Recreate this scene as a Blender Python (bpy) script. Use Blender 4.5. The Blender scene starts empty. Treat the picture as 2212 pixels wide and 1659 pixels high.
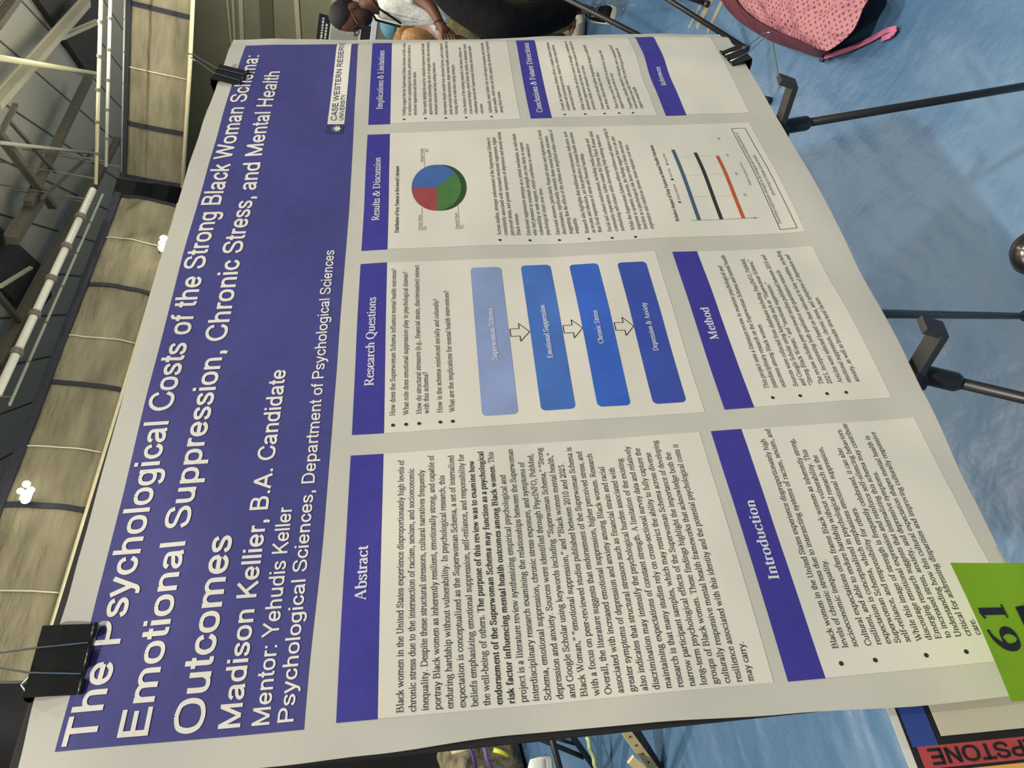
import bpy, bmesh, math, random
from mathutils import Vector, Matrix, noise
random.seed(7)
SC = bpy.context.scene
COL = SC.collection
V = Vector

# ------------------------------------------------------------------ camera
H = 0.91374            # printed height of the poster, metres
ZB = 0.85              # height of the poster's lower edge
LY, LZ = 0.28119, 0.95965   # lean of the easel (about 16 degrees)
CAM = V((-0.12255, -0.48893, 1.54479))
RX = V((-0.09091, -0.30095, -0.94930))
RY = V((-0.79267, 0.59890, -0.11396))
RZ = V((0.60283, 0.74212, -0.29300))
FPX = 1540.0
cd = bpy.data.cameras.new('camera'); cam = bpy.data.objects.new('camera', cd); COL.objects.link(cam)
m = Matrix((RX, -RY, -RZ)).transposed().to_4x4(); m.translation = CAM
cam.matrix_world = m
cd.sensor_fit = 'HORIZONTAL'; cd.sensor_width = 36.0; cd.lens = FPX / 2212 * 36
cd.clip_start = 0.02; cd.clip_end = 300
SC.camera = cam

# ------------------------------------------------------------------ world, lights, exposure
SC.view_settings.view_transform = 'Standard'; SC.view_settings.look = 'None'
SC.view_settings.gamma = 1; SC.view_settings.use_curve_mapping = False
SC.view_settings.exposure = -0.06
w = bpy.data.worlds.new('hall_ambient'); SC.world = w; w.use_nodes = True
w.node_tree.nodes['Background'].inputs[0].default_value = (1.0, 0.98, 0.93, 1)
w.node_tree.nodes['Background'].inputs[1].default_value = 0.22
def lamp(name, loc, power, size, col=(1, .95, .84), target=None):
    l = bpy.data.lights.new(name, 'AREA'); l.energy = power; l.size = size; l.shape = 'DISK'; l.color = col
    o = bpy.data.objects.new(name, l); COL.objects.link(o); o.location = loc
    if target is not None:
        o.rotation_euler = (V(target) - V(loc)).to_track_quat('-Z', 'Y').to_euler()
    return o
lamp('hall_light', (-2.6, -2.0, 9.3), 900, .26)
lamp('hall_light', (0.9, -2.4, 9.3), 260, .2)
lamp('hall_light', (5.8, -1.4, 9.3), 260, .25)
lamp('hall_light', (2.5, 5.0, 9.0), 520, .35)
lamp('hall_light', (9.5, 5.0, 9.0), 300, .9)
lamp('hall_light', (18.5, 9.5, 8.9), 520, .6)
lamp('hall_light', (8.5, 11.0, 9.0), 110, .9)
lamp('hall_light', (4.6, 0.4, 9.2), 260, .3)  # added to brighten the man's white shirt
lamp('hall_light', (30, 12, 9.0), 2300, 1.2)
lamp('hall_light', (-1.0, 9.0, 9.0), 260, .9)
for x, y, p in ((13, 9, 420), (22, 9, 420), (5, 14, 300), (33, 12, 300)):      # unseen upward fill, added to brighten the ceiling
    lamp('ceiling_fill', (x, y, 3.2), p, 6.0, (1, .95, .82), (x, y, 10))
# ------------------------------------------------------------------ materials
def lin(c):
    return tuple((x / 12.92 if x <= .04045 else ((x + .055) / 1.055) ** 2.4) for x in [q / 255 for q in c]) + (1,)
MATS = {}
def mat(name, rgb, rough=.6, metal=0, emit=0, spec=.4, noise_amt=0, noise_scale=8, bump=0, bump_scale=20, trans=0, sheen=0, coords='Object', stretch=(1, 1, 1)):
    if name in MATS: return MATS[name]
    m = bpy.data.materials.new(name); m.use_nodes = True
    nt = m.node_tree; b = nt.nodes['Principled BSDF']
    c = lin(rgb)
    b.inputs['Base Color'].default_value = c
    b.inputs['Roughness'].default_value = rough; b.inputs['Metallic'].default_value = metal
    b.inputs['Specular IOR Level'].default_value = spec
    if emit:
        b.inputs['Emission Color'].default_value = c; b.inputs['Emission Strength'].default_value = emit
    tc = nt.nodes.new('ShaderNodeTexCoord')
    mp = nt.nodes.new('ShaderNodeMapping'); mp.inputs['Scale'].default_value = stretch
    nt.links.new(tc.outputs[coords], mp.inputs[0])
    n = nt.nodes.new('ShaderNodeTexNoise'); n.inputs['Scale'].default_value = noise_scale; n.inputs['Detail'].default_value = 5
    nt.links.new(mp.outputs[0], n.inputs['Vector'])
    amt = noise_amt or .04
    r = nt.nodes.new('ShaderNodeValToRGB'); r.color_ramp.elements[0].position = .3; r.color_ramp.elements[1].position = .7
    r.color_ramp.elements[0].color = tuple(x * (1 - amt) for x in c[:3]) + (1,)
    r.color_ramp.elements[1].color = tuple(min(1, x * (1 + amt)) for x in c[:3]) + (1,)
    nt.links.new(n.outputs[0], r.inputs[0]); nt.links.new(r.outputs[0], b.inputs['Base Color'])
    if bump:
        n2 = nt.nodes.new('ShaderNodeTexNoise'); n2.inputs['Scale'].default_value = bump_scale; n2.inputs['Detail'].default_value = 4
        nt.links.new(mp.outputs[0], n2.inputs['Vector'])
        bp = nt.nodes.new('ShaderNodeBump'); bp.inputs['Strength'].default_value = 1; bp.inputs['Distance'].default_value = bump
        nt.links.new(n2.outputs[0], bp.inputs['Height']); nt.links.new(bp.outputs[0], b.inputs['Normal'])
    if trans:
        t = nt.nodes.new('ShaderNodeBsdfTranslucent'); t.inputs[0].default_value = c
        mx = nt.nodes.new('ShaderNodeMixShader'); mx.inputs[0].default_value = trans
        nt.links.new(b.outputs[0], mx.inputs[1]); nt.links.new(t.outputs[0], mx.inputs[2])
        nt.links.new(mx.outputs[0], nt.nodes['Material Output'].inputs[0])
    MATS[name] = m
    return m

# ------------------------------------------------------------------ mesh helpers
def link(name, me, material, parent=None, smooth=False):
    o = bpy.data.objects.new(name, me); COL.objects.link(o)
    if isinstance(material, (list, tuple)):
        for k in material: me.materials.append(k)
    else: me.materials.append(material)
    if parent is not None:
        o.parent = parent
        o.matrix_parent_inverse = Matrix.Translation(-parent.location)
    if smooth:
        for p in me.polygons: p.use_smooth = True
    return o
class MB:
    def __init__(s): s.v = []; s.f = []
    def add(s, vs, fs):
        k = len(s.v); s.v += [tuple(p) for p in vs]; s.f += [tuple(i + k for i in f) for f in fs]; return s
    def box(s, c, d, rot=None):
        x, y, z = d[0] / 2, d[1] / 2, d[2] / 2
        vs = [V((a * x, b * y, e * z)) for a in (-1, 1) for b in (-1, 1) for e in (-1, 1)]
        if rot is not None: vs = [rot @ p for p in vs]
        vs = [p + V(c) for p in vs]
        return s.add(vs, [(0, 1, 3, 2), (4, 6, 7, 5), (0, 4, 5, 1), (2, 3, 7, 6), (0, 2, 6, 4), (1, 5, 7, 3)])
    def beam(s, a, b, wd, th, up=(0, 0, 1)):
        a, b = V(a), V(b); d = (b - a).normalized(); x = d.cross(V(up))
        if x.length < 1e-4: x = d.cross(V((1, 0, 0)))
        x.normalize(); y = x.cross(d).normalized()
        vs = [p + x * i * wd / 2 + y * j * th / 2 for p in (a, b) for i, j in ((-1, -1), (1, -1), (1, 1), (-1, 1))]
        return s.add(vs, [(3, 2, 1, 0), (4, 5, 6, 7), (0, 1, 5, 4), (1, 2, 6, 5), (2, 3, 7, 6), (3, 0, 4, 7)])
    def tube(s, pts, r, n=10, cap=True):
        pts = [V(p) for p in pts]; rs = r if isinstance(r, (list, tuple)) else [r] * len(pts)
        k = len(s.v); pr = None
        for i, p in enumerate(pts):
            d = (pts[min(i + 1, len(pts) - 1)] - pts[max(i - 1, 0)]).normalized()
            if pr is None:
                x = d.cross(V((0, 0, 1)))
                if x.length < 1e-3: x = d.cross(V((1, 0, 0)))
            else: x = pr - d * pr.dot(d)
            x.normalize(); pr = x; y = d.cross(x)
            for q in range(n):
                a = 2 * math.pi * q / n; s.v.append(tuple(p + (x * math.cos(a) + y * math.sin(a)) * rs[i]))
        for i in range(len(pts) - 1):
            for q in range(n):
                s.f.append((k + i * n + q, k + i * n + (q + 1) % n, k + (i + 1) * n + (q + 1) % n, k + (i + 1) * n + q))
        if cap:
            s.f.append(tuple(k + q for q in range(n))[::-1]); s.f.append(tuple(k + (len(pts) - 1) * n + q for q in range(n)))
        return s
    def lathe(s, prof, c, axis=(0, 0, 1), n=20):
        q = V((0, 0, 1)).rotation_difference(V(axis)); k = len(s.v)
        for r, z in prof:
            for i in range(n):
                a = 2 * math.pi * i / n; s.v.append(tuple(V(c) + q @ V((r * math.cos(a), r * math.sin(a), z))))
        for j in range(len(prof) - 1):
            for i in range(n):
                s.f.append((k + j * n + i, k + j * n + (i + 1) % n, k + (j + 1) * n + (i + 1) % n, k + (j + 1) * n + i))
        s.f.append(tuple(k + i for i in range(n))[::-1]); s.f.append(tuple(k + (len(prof) - 1) * n + i for i in range(n)))
        return s
    def prism(s, poly, vec):
        n = len(poly); vec = V(vec); p = [V(q) for q in poly]
        return s.add(p + [q + vec for q in p], [tuple(range(n))[::-1], tuple(range(n, 2 * n))] + [(i, (i + 1) % n, n + (i + 1) % n, n + i) for i in range(n)])
    def ell(s, c, r, rot=None, nu=20, nv=12, fn=None):
        k = len(s.v)
        for j in range(nv + 1):
            th = math.pi * j / nv
            for i in range(nu):
                a = 2 * math.pi * i / nu
                p = V((math.sin(th) * math.cos(a), math.sin(th) * math.sin(a), math.cos(th)))
                p = V((p.x * r[0], p.y * r[1], p.z * r[2]))
                if fn: p = fn(p)
                if rot is not None: p = rot @ p
                s.v.append(tuple(V(c) + p))
        for j in range(nv):
            for i in range(nu):
                s.f.append((k + j * nu + i, k + (j + 1) * nu + i, k + (j + 1) * nu + (i + 1) % nu, k + j * nu + (i + 1) % nu))
        return s
    def mesh(s, name, bevel=0):
        me = bpy.data.meshes.new(name); me.from_pydata(s.v, [], s.f)
        bm = bmesh.new(); bm.from_mesh(me)
        bmesh.ops.recalc_face_normals(bm, faces=bm.faces)
        if bevel:
            es = [e for e in bm.edges if len(e.link_faces) == 2 and e.calc_face_angle(0) > .6]
            bmesh.ops.bevel(bm, geom=es, offset=bevel, segments=2, affect='EDGES', profile=.6)
        bm.to_mesh(me); bm.free(); me.update(); return me
    def obj(s, name, material, parent=None, smooth=False, bevel=0):
        return link(name, s.mesh(name, bevel), material, parent, smooth)
def tag(o, label, cat, group=None, kind=None):
    if label: o['label'] = label
    if cat: o['category'] = cat
    if group: o['group'] = group
    if kind: o['kind'] = kind
    return o
def thing(name, loc, label, cat, group=None):
    o = bpy.data.objects.new(name, None); COL.objects.link(o); o.location = loc; o.empty_display_size = .1
    return tag(o, label, cat, group)
# sight lines measured from the photograph, used to survey where things stand
def ray(u, v): return RX * ((u - 1106) / FPX) + RY * ((v - 829.5) / FPX) + RZ
def far(u, v, k): return CAM + ray(u, v) * k
def on_y(u, v, y): r = ray(u, v); return CAM + r * ((y - CAM.y) / r.y)
def on_x(u, v, x): r = ray(u, v); return CAM + r * ((x - CAM.x) / r.x)
def on_z(u, v, z): r = ray(u, v); return CAM + r * ((z - CAM.z) / r.z)
def lerp(a, b, t): return a + (b - a) * t
def interp(tab, x):
    if x <= tab[0][0]: return tab[0][1]
    for (x0, y0), (x1, y1) in zip(tab, tab[1:]):
        if x <= x1:
            t = (x - x0) / (x1 - x0); t = t * t * (3 - 2 * t); return y0 + (y1 - y0) * t
    return tab[-1][1]

# ------------------------------------------------------------------ room
def floor_material():
    m = bpy.data.materials.new('blue_floor_tarp'); m.use_nodes = True; nt = m.node_tree; b = nt.nodes['Principled BSDF']
    b.inputs['Roughness'].default_value = .42; b.inputs['Specular IOR Level'].default_value = .45
    tc = nt.nodes.new('ShaderNodeTexCoord')
    n = nt.nodes.new('ShaderNodeTexNoise'); n.inputs['Scale'].default_value = 1.3; n.inputs['Detail'].default_value = 6
    nt.links.new(tc.outputs['Object'], n.inputs['Vector'])
    r = nt.nodes.new('ShaderNodeValToRGB')
    r.color_ramp.elements[0].position = .3; r.color_ramp.elements[0].color = lin((54, 84, 115))
    r.color_ramp.elements[1].position = .72; r.color_ramp.elements[1].color = lin((74, 104, 131))
    nt.links.new(n.outputs[0], r.inputs[0]); nt.links.new(r.outputs[0], b.inputs['Base Color'])
    mp = nt.nodes.new('ShaderNodeMapping'); mp.inputs['Rotation'].default_value = (0, 0, .6); mp.inputs['Scale'].default_value = (1.0, 3.2, 1)
    nt.links.new(tc.outputs['Object'], mp.inputs[0])
    n2 = nt.nodes.new('ShaderNodeTexNoise'); n2.inputs['Scale'].default_value = .9; n2.inputs['Detail'].default_value = 2; n2.inputs['Distortion'].default_value = .5
    nt.links.new(mp.outputs[0], n2.inputs['Vector'])
    n3 = nt.nodes.new('ShaderNodeTexNoise'); n3.inputs['Scale'].default_value = 5; n3.inputs['Detail'].default_value = 4
    nt.links.new(tc.outputs['Object'], n3.inputs['Vector'])
    ad = nt.nodes.new('ShaderNodeMath'); ad.operation = 'MULTIPLY_ADD'; ad.inputs[1].default_value = .25
    nt.links.new(n3.outputs[0], ad.inputs[0]); nt.links.new(n2.outputs[0], ad.inputs[2])
    bp = nt.nodes.new('ShaderNodeBump'); bp.inputs['Distance'].default_value = .065; bp.inputs['Strength'].default_value = 1
    nt.links.new(ad.outputs[0], bp.inputs['Height']); nt.links.new(bp.outputs[0], b.inputs['Normal'])
    return m
X0, X1, Y0, Y1, ZC = -9.0, 40.0, -8.0, 44.0, 10.0
o = MB().add([(X0, Y0, 0), (X1, Y0, 0), (X1, Y1, 0), (X0, Y1, 0), (X0, Y0, -.1), (X1, Y0, -.1), (X1, Y1, -.1), (X0, Y1, -.1)],
             [(0, 1, 2, 3), (7, 6, 5, 4), (0, 4, 5, 1), (1, 5, 6, 2), (2, 6, 7, 3), (3, 7, 4, 0)]).obj('floor', floor_material())
tag(o, None, None, kind='structure')
def wall_material():
    m = mat('olive_painted_wall', (150, 146, 118), .7, noise_amt=.08, noise_scale=.6)
    return m
o = MB().box(((X1 + .1), (Y0 + Y1) / 2, ZC / 2), (.2, Y1 - Y0, ZC)).obj('wall_right', wall_material()); tag(o, None, None, kind='structure')
o = MB().box(((X0 + X1) / 2, Y1 + .1, ZC / 2), (X1 - X0, .2, ZC)).obj('wall_back', wall_material()); tag(o, None, None, kind='structure')
# wall relief: piers, rails and pipes along the right wall
def rail(name, a, b, wd, th, mt, k=None):
    o = MB().beam(a, b, wd, th).obj(name, mt); tag(o, None, None, kind='structure'); return o
cream = mat('cream_paint', (205, 200, 165), .55)
XW = X1 - .05
for i, (u0, v0, u1, v1, wpx, mt) in enumerate([
        (491, 0, 499, 84, 4, 'cream'), (503, 0, 507, 84, 5, 'cream'), (520, 0, 523, 86, 9, 'cream'), (640, 0, 646, 88, 10, 'cream'), (574, 0, 578, 86, 28, 'dim')]):
    a, b = on_x(u0, v0, XW), on_x(u1, v1, XW); d = (b - a); a = a - d * 1.2; b = b + d * 1.2
    wd = wpx / FPX * 37
    rail('trim_%d' % (i + 1), a, b, .12, wd, cream if mt == 'cream' else mat('olive_trim', (112, 108, 86), .7))
# ceiling deck
def deck_material():
    a, b = on_z(75, 25, ZC), on_z(190, 150, ZC); ang = math.atan2(b.y - a.y, b.x - a.x)
    m = bpy.data.materials.new('painted_roof_deck'); m.use_nodes = True; nt = m.node_tree; bs = nt.nodes['Principled BSDF']
    bs.inputs['Roughness'].default_value = .6
    tc = nt.nodes.new('ShaderNodeTexCoord'); mp = nt.nodes.new('ShaderNodeMapping'); mp.inputs['Rotation'].default_value = (0, 0, -ang)
    nt.links.new(tc.outputs['Object'], mp.inputs[0])
    sx = nt.nodes.new('ShaderNodeSeparateXYZ'); nt.links.new(mp.outputs[0], sx.inputs[0])
    md = nt.nodes.new('ShaderNodeMath'); md.operation = 'PINGPONG'; md.inputs[1].default_value = .75
    nt.links.new(sx.outputs['Y'], md.inputs[0])
    lt = nt.nodes.new('ShaderNodeMath'); lt.operation = 'LESS_THAN'; lt.inputs[1].default_value = .035; nt.links.new(md.outputs[0], lt.inputs[0])
    mx = nt.nodes.new('ShaderNodeMix'); mx.data_type = 'RGBA'; mx.inputs['A'].default_value = lin((182, 178, 160)); mx.inputs['B'].default_value = lin((92, 88, 76))
    nt.links.new(lt.outputs[0], mx.inputs['Factor']); nt.links.new(mx.outputs['Result'], bs.inputs['Base Color'])
    return m
o = MB().box(((X0 + X1) / 2, (Y0 + Y1) / 2, ZC + .1), (X1 - X0, Y1 - Y0, .2)).obj('ceiling', deck_material()); tag(o, None, None, kind='structure')
# roof steel, ducts and hanging pipes: surveyed end points
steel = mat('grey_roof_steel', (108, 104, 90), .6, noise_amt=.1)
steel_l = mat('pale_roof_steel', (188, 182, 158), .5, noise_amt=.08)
dark = mat('dark_duct_and_bay', (66, 64, 58), .7, noise_amt=.12, noise_scale=2)
def roof(name, u0, v0, u1, v1, wpx, z, mt, label, cat, round_=False, group=None, ext=0.):
    a, b = on_z(u0, v0, z), on_z(u1, v1, z); d = b - a
    a = a - d * ext; b = b + d * ext
    wd = wpx / FPX * ((a - CAM).dot(RZ) + (b - CAM).dot(RZ)) / 2
    mb = MB()
    if round_: mb.tube([a, lerp(a, b, .5), b], wd / 2, 12)
    else:
        mb.beam(a, b, wd, wd * 1.2)
        mb.beam(a + V((0, 0, wd * .6)), b + V((0, 0, wd * .6)), wd * 1.5, wd * .2)
    return tag(mb.obj(name, mt, smooth=round_), label, cat, group)
B = 'roof_beam'
roof(B, 0, 40, 34, -6, 16, 9.25, steel, 'dark roof beam crossing the uppermost corner of the ceiling', 'beam', ext=.3)
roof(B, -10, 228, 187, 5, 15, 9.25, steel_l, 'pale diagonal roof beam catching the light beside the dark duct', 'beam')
roof(B, 192, 170, 62, 440, 12, 9.2, steel, 'grey roof beam running from under the pale beam towards the white pipe', 'beam')
roof(B, 210, 380, 20, 740, 15, 9.25, steel, 'grey roof beam right above the long white pipe', 'beam', ext=.1)
roof(B, 0, 290, 100, 425, 12, 9.1, steel, 'grey roof beam slanting over the lower bay of the ceiling', 'beam', ext=.2)
roof(B, 90, 420, 25, 520, 18, 9.25, steel, 'stubby grey roof beam ending beside the lower dark duct', 'beam')
roof(B, 200, 410, 255, 300, 9, 9.25, steel, 'thin dark roof beam between the white pipe and the curtain corner', 'beam')
roof(B, 0, 795, 35, 715, 10, 9.25, steel, 'short dark roof beam at the frame edge below the lower duct', 'beam', ext=.3)
S_ = 'roof_strut'
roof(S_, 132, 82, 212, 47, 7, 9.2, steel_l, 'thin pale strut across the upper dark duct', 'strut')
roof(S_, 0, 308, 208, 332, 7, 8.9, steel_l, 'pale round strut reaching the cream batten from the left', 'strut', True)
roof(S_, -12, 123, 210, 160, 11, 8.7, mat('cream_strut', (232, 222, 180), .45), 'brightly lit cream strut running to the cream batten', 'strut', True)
roof(S_, 35, 226, 0, 292, 7, 9.0, steel, 'short grey strut at the frame edge under the pale beam', 'strut')
roof(S_, 20, 260, 120, 372, 5, 9.0, steel, 'thin grey strut crossing the lower ceiling bay', 'strut')
roof(S_, 90, 430, 205, 325, 4, 8.9, steel, 'hair-thin strut rising to the cream batten', 'strut')
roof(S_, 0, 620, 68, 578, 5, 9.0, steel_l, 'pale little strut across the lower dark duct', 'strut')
roof(S_, 0, 640, 40, 690, 8, 9.2, steel, 'grey strut at the frame edge under the lower duct', 'strut', ext=.2)
def duct(pts, z, h, label):
    tag(MB().prism([on_z(u, v, z) for u, v in pts], (0, 0, h)).obj('duct_or_dark_bay', dark), label, 'duct')
duct([(78, -8), (122, 55), (186, 152), (208, 162), (214, -8)], 9.78, .2, 'broad dark duct under the ceiling at the upper right')
duct([(-5, 486), (105, 586), (112, 640), (72, 690), (-5, 612)], 9.78, .2, 'broad dark duct above the long white pipe')
duct([(296, 392), (334, 398), (326, 436), (286, 430)], 9.2, .78, 'small dark box added for the dim roof bay between the two curtains')  # dark box put in for the dim roof bay, not a duct
duct([(366, 400), (404, 404), (396, 446), (358, 440)], 9.2, .78, 'second small dark box added for the dim bay between the curtains, next to the poster edge')  # another added box for the same dim bay
# battens of the curtain hoist
YC = 16.0
E1 = V((19.75, YC, 0)); R1 = V((22.6, 11.0, 0)); d1 = (R1 - E1).normalized()
def by_wall(u, v, k):   # on the sight line, in front of the vertical plane of the lit curtain
    r = ray(u, v); n = V((d1.y, -d1.x, 0)); return CAM + r * ((E1 - CAM).dot(n) / r.dot(n) * k)
def batten(name, pts, wpx, mt, label):
    P = [on_y(u, v, q) if q > 2 else by_wall(u, v, q) for u, v, q in pts]
    r = wpx / FPX * (P[0] - CAM).dot(RZ) / 2
    t = thing(name, P[0], label, 'pipe')
    MB().tube(P, r, 10).obj('pipe', mt, t, True)
    for q in range(1, 6):
        p = lerp(P[0], P[-1], q / 6); d = (P[-1] - P[0]).normalized()
        MB().tube([p - d * r * .8, p + d * r * .8], r * 1.5, 10).obj('coupling', steel, t)
    for q in (.06, .97):
        p = lerp(P[0], P[-1], q)
        MB().tube([p, V((p.x, p.y, 9.76))], .02, 6).obj('hanger', steel, t)
Y1c = 11.9
batten('curtain_batten', [(219, -30, .88), (207, 398, .88)], 8, mat('cream_pipe', (225, 216, 178), .4), 'thick cream batten pipe hung above the lit curtain')
batten('curtain_batten', [(239, -30, .92), (229, 360, .92)], 7, mat('white_pipe', (215, 213, 195), .35), 'white batten pipe between the cream batten and the thin rail')
batten('curtain_batten', [(270, -30, .96), (262, 372, .96)], 3.4, mat('grey_pipe', (165, 165, 152), .35), 'thin rail pipe right along the dark border of the lit curtain')
batten('curtain_batten', [(201, 410, YC - 1.1), (-6, 852, YC - 1.1)], 14, mat('white_pipe', (190, 190, 176), .4), 'long thick white pipe above the shaded curtain')
batten('curtain_batten', [(222, 420, YC - .5), (20, 876, YC - .5)], 5, mat('grey_pipe', (150, 150, 138), .4), 'slender pipe just below the long thick white pipe')

# ------------------------------------------------------------------ rolled divider curtains
vinyl = mat('tan_curtain_vinyl', (132, 125, 99), .55, spec=.3, noise_amt=.3, noise_scale=1.6, bump=.13, bump_scale=2.2, stretch=(.4, .4, 1.6))
navy = mat('navy_webbing', (42, 44, 54), .7, noise_amt=.2, noise_scale=20)
rope = mat('white_cord', (215, 212, 190), .7)
rollm = mat('cream_roll', (214, 206, 168), .5, noise_amt=.08)
def curtain(label, A, Bp, zt, zb, straps, cords, border):
    # A, Bp: ground points of the two ends, the folded cloth hangs from zt to zb between them
    A, Bp = V(A), V(Bp); d = (Bp - A); L = d.length; d.normalize(); nrm = V((d.y, -d.x, 0))
    if nrm.dot(CAM - A) < 0: nrm = -nrm
    t = thing('divider_curtain', (A.x, A.y, zb), label, 'curtain')
    nx, nz = int(L * 6), 16; vs = []; fs = []
    def surf(x, z):
        f = (z - zb) / (zt - zb)
        q = .10 * math.sin(math.pi * f) + .06 * noise.noise(V((x * .5, f * 5, zt))) + .03 * noise.noise(V((x * 1.7, f * 3, 4.)))
        return A + d * x + nrm * q + V((0, 0, z))
    for j in range(nz + 1):
        for i in range(nx + 1): vs.append(surf(L * i / nx, zb + (zt - zb) * j / nz))
    for j in range(nz):
        for i in range(nx):
            k = j * (nx + 1) + i; fs.append((k, k + 1, k + nx + 2, k + nx + 1))
    n0 = len(vs); vs2 = [p - nrm * .12 for p in vs]
    fs2 = [tuple(n0 + i for i in f[::-1]) for f in fs]
    MB().add(vs + vs2, fs + fs2).obj('folded_cloth', vinyl, t, True)
    zc = zt - border / 2
    MB().beam(A + V((0, 0, zc)) + nrm * .05, Bp + V((0, 0, zc)) + nrm * .05, .16, border).obj('border_band', navy, t)
    MB().tube([A + V((0, 0, zb)) + nrm * .06, lerp(A, Bp, .33) + V((0, 0, zb - .03)) + nrm * .1, lerp(A, Bp, .66) + V((0, 0, zb + .02)) + nrm * .06, Bp + V((0, 0, zb)) + nrm * .06], .06, 12).obj('bottom_roll', rollm, t, True)
    for x, wd in straps:
        mb = MB()
        for k in range(8):
            mb.beam(surf(x, lerp(zb - .06, zt, k / 8)) + nrm * .03, surf(x, lerp(zb - .06, zt, (k + 1) / 8)) + nrm * .03, wd, .02, up=nrm)
        mb.obj('strap', navy, t)
    for x in cords:
        MB().tube([surf(x, lerp(zb, zt, k / 10)) + nrm * .035 for k in range(11)], .018, 6).obj('cord', rope, t, True)
E1 = V((19.75, YC, 0))
xs = lambda u, v: E1.x - .45 - on_y(u, v, YC).x
A2 = V((E1.x - .9, YC, 0))
def x2(u, v): return A2.x - on_y(u, v, YC).x
curtain('long shaded tan curtain rolled up behind the poster title, added glints in front', A2, (-6.5, YC, 0), 7.38, 5.58,
        [(.06, .10), (x2(250, 625), .13), (x2(170, 834), .13), (x2(100, 1098), .13), (x2(20, 1500), .13)],
        [x2(285, 525), x2(215, 736), x2(110, 970), x2(60, 1281)], .2)
R1 = V((22.6, 11.0, 0)); d1 = (R1 - E1).normalized()
def x1(u, v):
    r = ray(u, v); # crossing of the sight line with the curtain's vertical plane
    n = V((d1.y, -d1.x, 0)); k = (E1 - CAM).dot(n) / r.dot(n); return (CAM + r * k - E1).dot(d1)
curtain('short brightly lit tan curtain section with navy border and cream roll, beside the wall', E1, E1 + d1 * 11, 7.42, 5.62,
        [(.06, .12), (x1(350, 280), .14), (x1(345, 22), .14)], [x1(350, 160)], .17)

# ------------------------------------------------------------------ curtain glints as added bulbs, and a roof lamp
bulb = mat('glare_diode', (255, 252, 240), .3, emit=14)
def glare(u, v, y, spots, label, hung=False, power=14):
    p0 = on_y(u, v, y); t = thing('glint_or_lamp', p0, label, 'lamp', 'glaring lamps by the curtain')
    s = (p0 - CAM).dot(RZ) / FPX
    MB().box(p0 + V((0, .12, 0)), (.26, .06, .24)).obj('housing', mat('glare_housing', (120, 116, 98), .4, metal=.3), t, bevel=.01)
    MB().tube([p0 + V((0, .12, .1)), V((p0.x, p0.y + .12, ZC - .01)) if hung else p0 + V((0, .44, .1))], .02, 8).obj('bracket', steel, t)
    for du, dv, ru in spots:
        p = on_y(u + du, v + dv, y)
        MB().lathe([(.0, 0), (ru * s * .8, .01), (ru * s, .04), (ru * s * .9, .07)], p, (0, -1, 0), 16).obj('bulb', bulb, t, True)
    l = bpy.data.lights.new('glare_light', 'POINT'); l.energy = power; l.shadow_soft_size = .15; l.color = (1, .93, .78)
    lo = bpy.data.objects.new('glare_light', l); COL.objects.link(lo); lo.parent = t; lo.location = (0, -.35, 0)
glare(55, 1065, YC - .55, [(3, -17, 8), (-10, -2, 7), (12, -4, 8), (1, 17, 9)], 'added white bulbs standing in for a glint on the shaded curtain, nearest the poster title start')  # bulbs and light added in place of a reflection on the glossy vinyl
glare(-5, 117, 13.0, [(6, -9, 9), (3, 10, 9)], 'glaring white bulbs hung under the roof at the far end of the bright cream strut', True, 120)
glare(350, 525, YC - .55, [(4, -8, 8), (0, 2, 7), (0, 15, 7)], 'added white bulbs standing in for a curtain glint, peeping over the poster upper edge')  # added bulbs again, for the second reflection on the curtain

# ------------------------------------------------------------------ poster geometry
def PW(s, t, z=0.): return V((s, -LY * (t - H) + LZ * z, ZB + LZ * (H - t) - LY * z))
NV = V((0, -LZ, LY))    # poster normal, towards the viewer
TOP = [(0, .006), (.0171, .0053), (.0708, .0025), (.1566, .005), (.2031, .0035), (.3085, .0021), (.368, .002), (.435, .0005), (.5652, -.0028), (.6749, -.0027), (.805, -.0025), (.9265, -.0008), (1.0427, .004), (1.2192, .0055)]
BOT = [(0, .914), (.125, .9181), (.1966, .9205), (.3196, .9256), (.4826, .9311), (.6443, .9354), (.8571, .9374), (1.0573, .9331), (1.2192, .929)]
LEF = [(0, .003), (.2157, 0), (.2914, .002), (.4085, .0071), (.529, .0062), (.652, .003), (.7774, -.0009), (.93, .0005)]
BEND = [(0, .005), (.07, .004), (.13, .007), (.235, .012), (.342, .0145), (.522, .016), (.601, .0135), (.69, .0115), (.778, .0125), (.93, .016)]
WARP = [(.05, 0), (.25, -.002), (.45, -.0055), (.65, -.007), (.8, -.006), (.95, -.0045), (1.1, -.002), (1.19, 0)]
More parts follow.
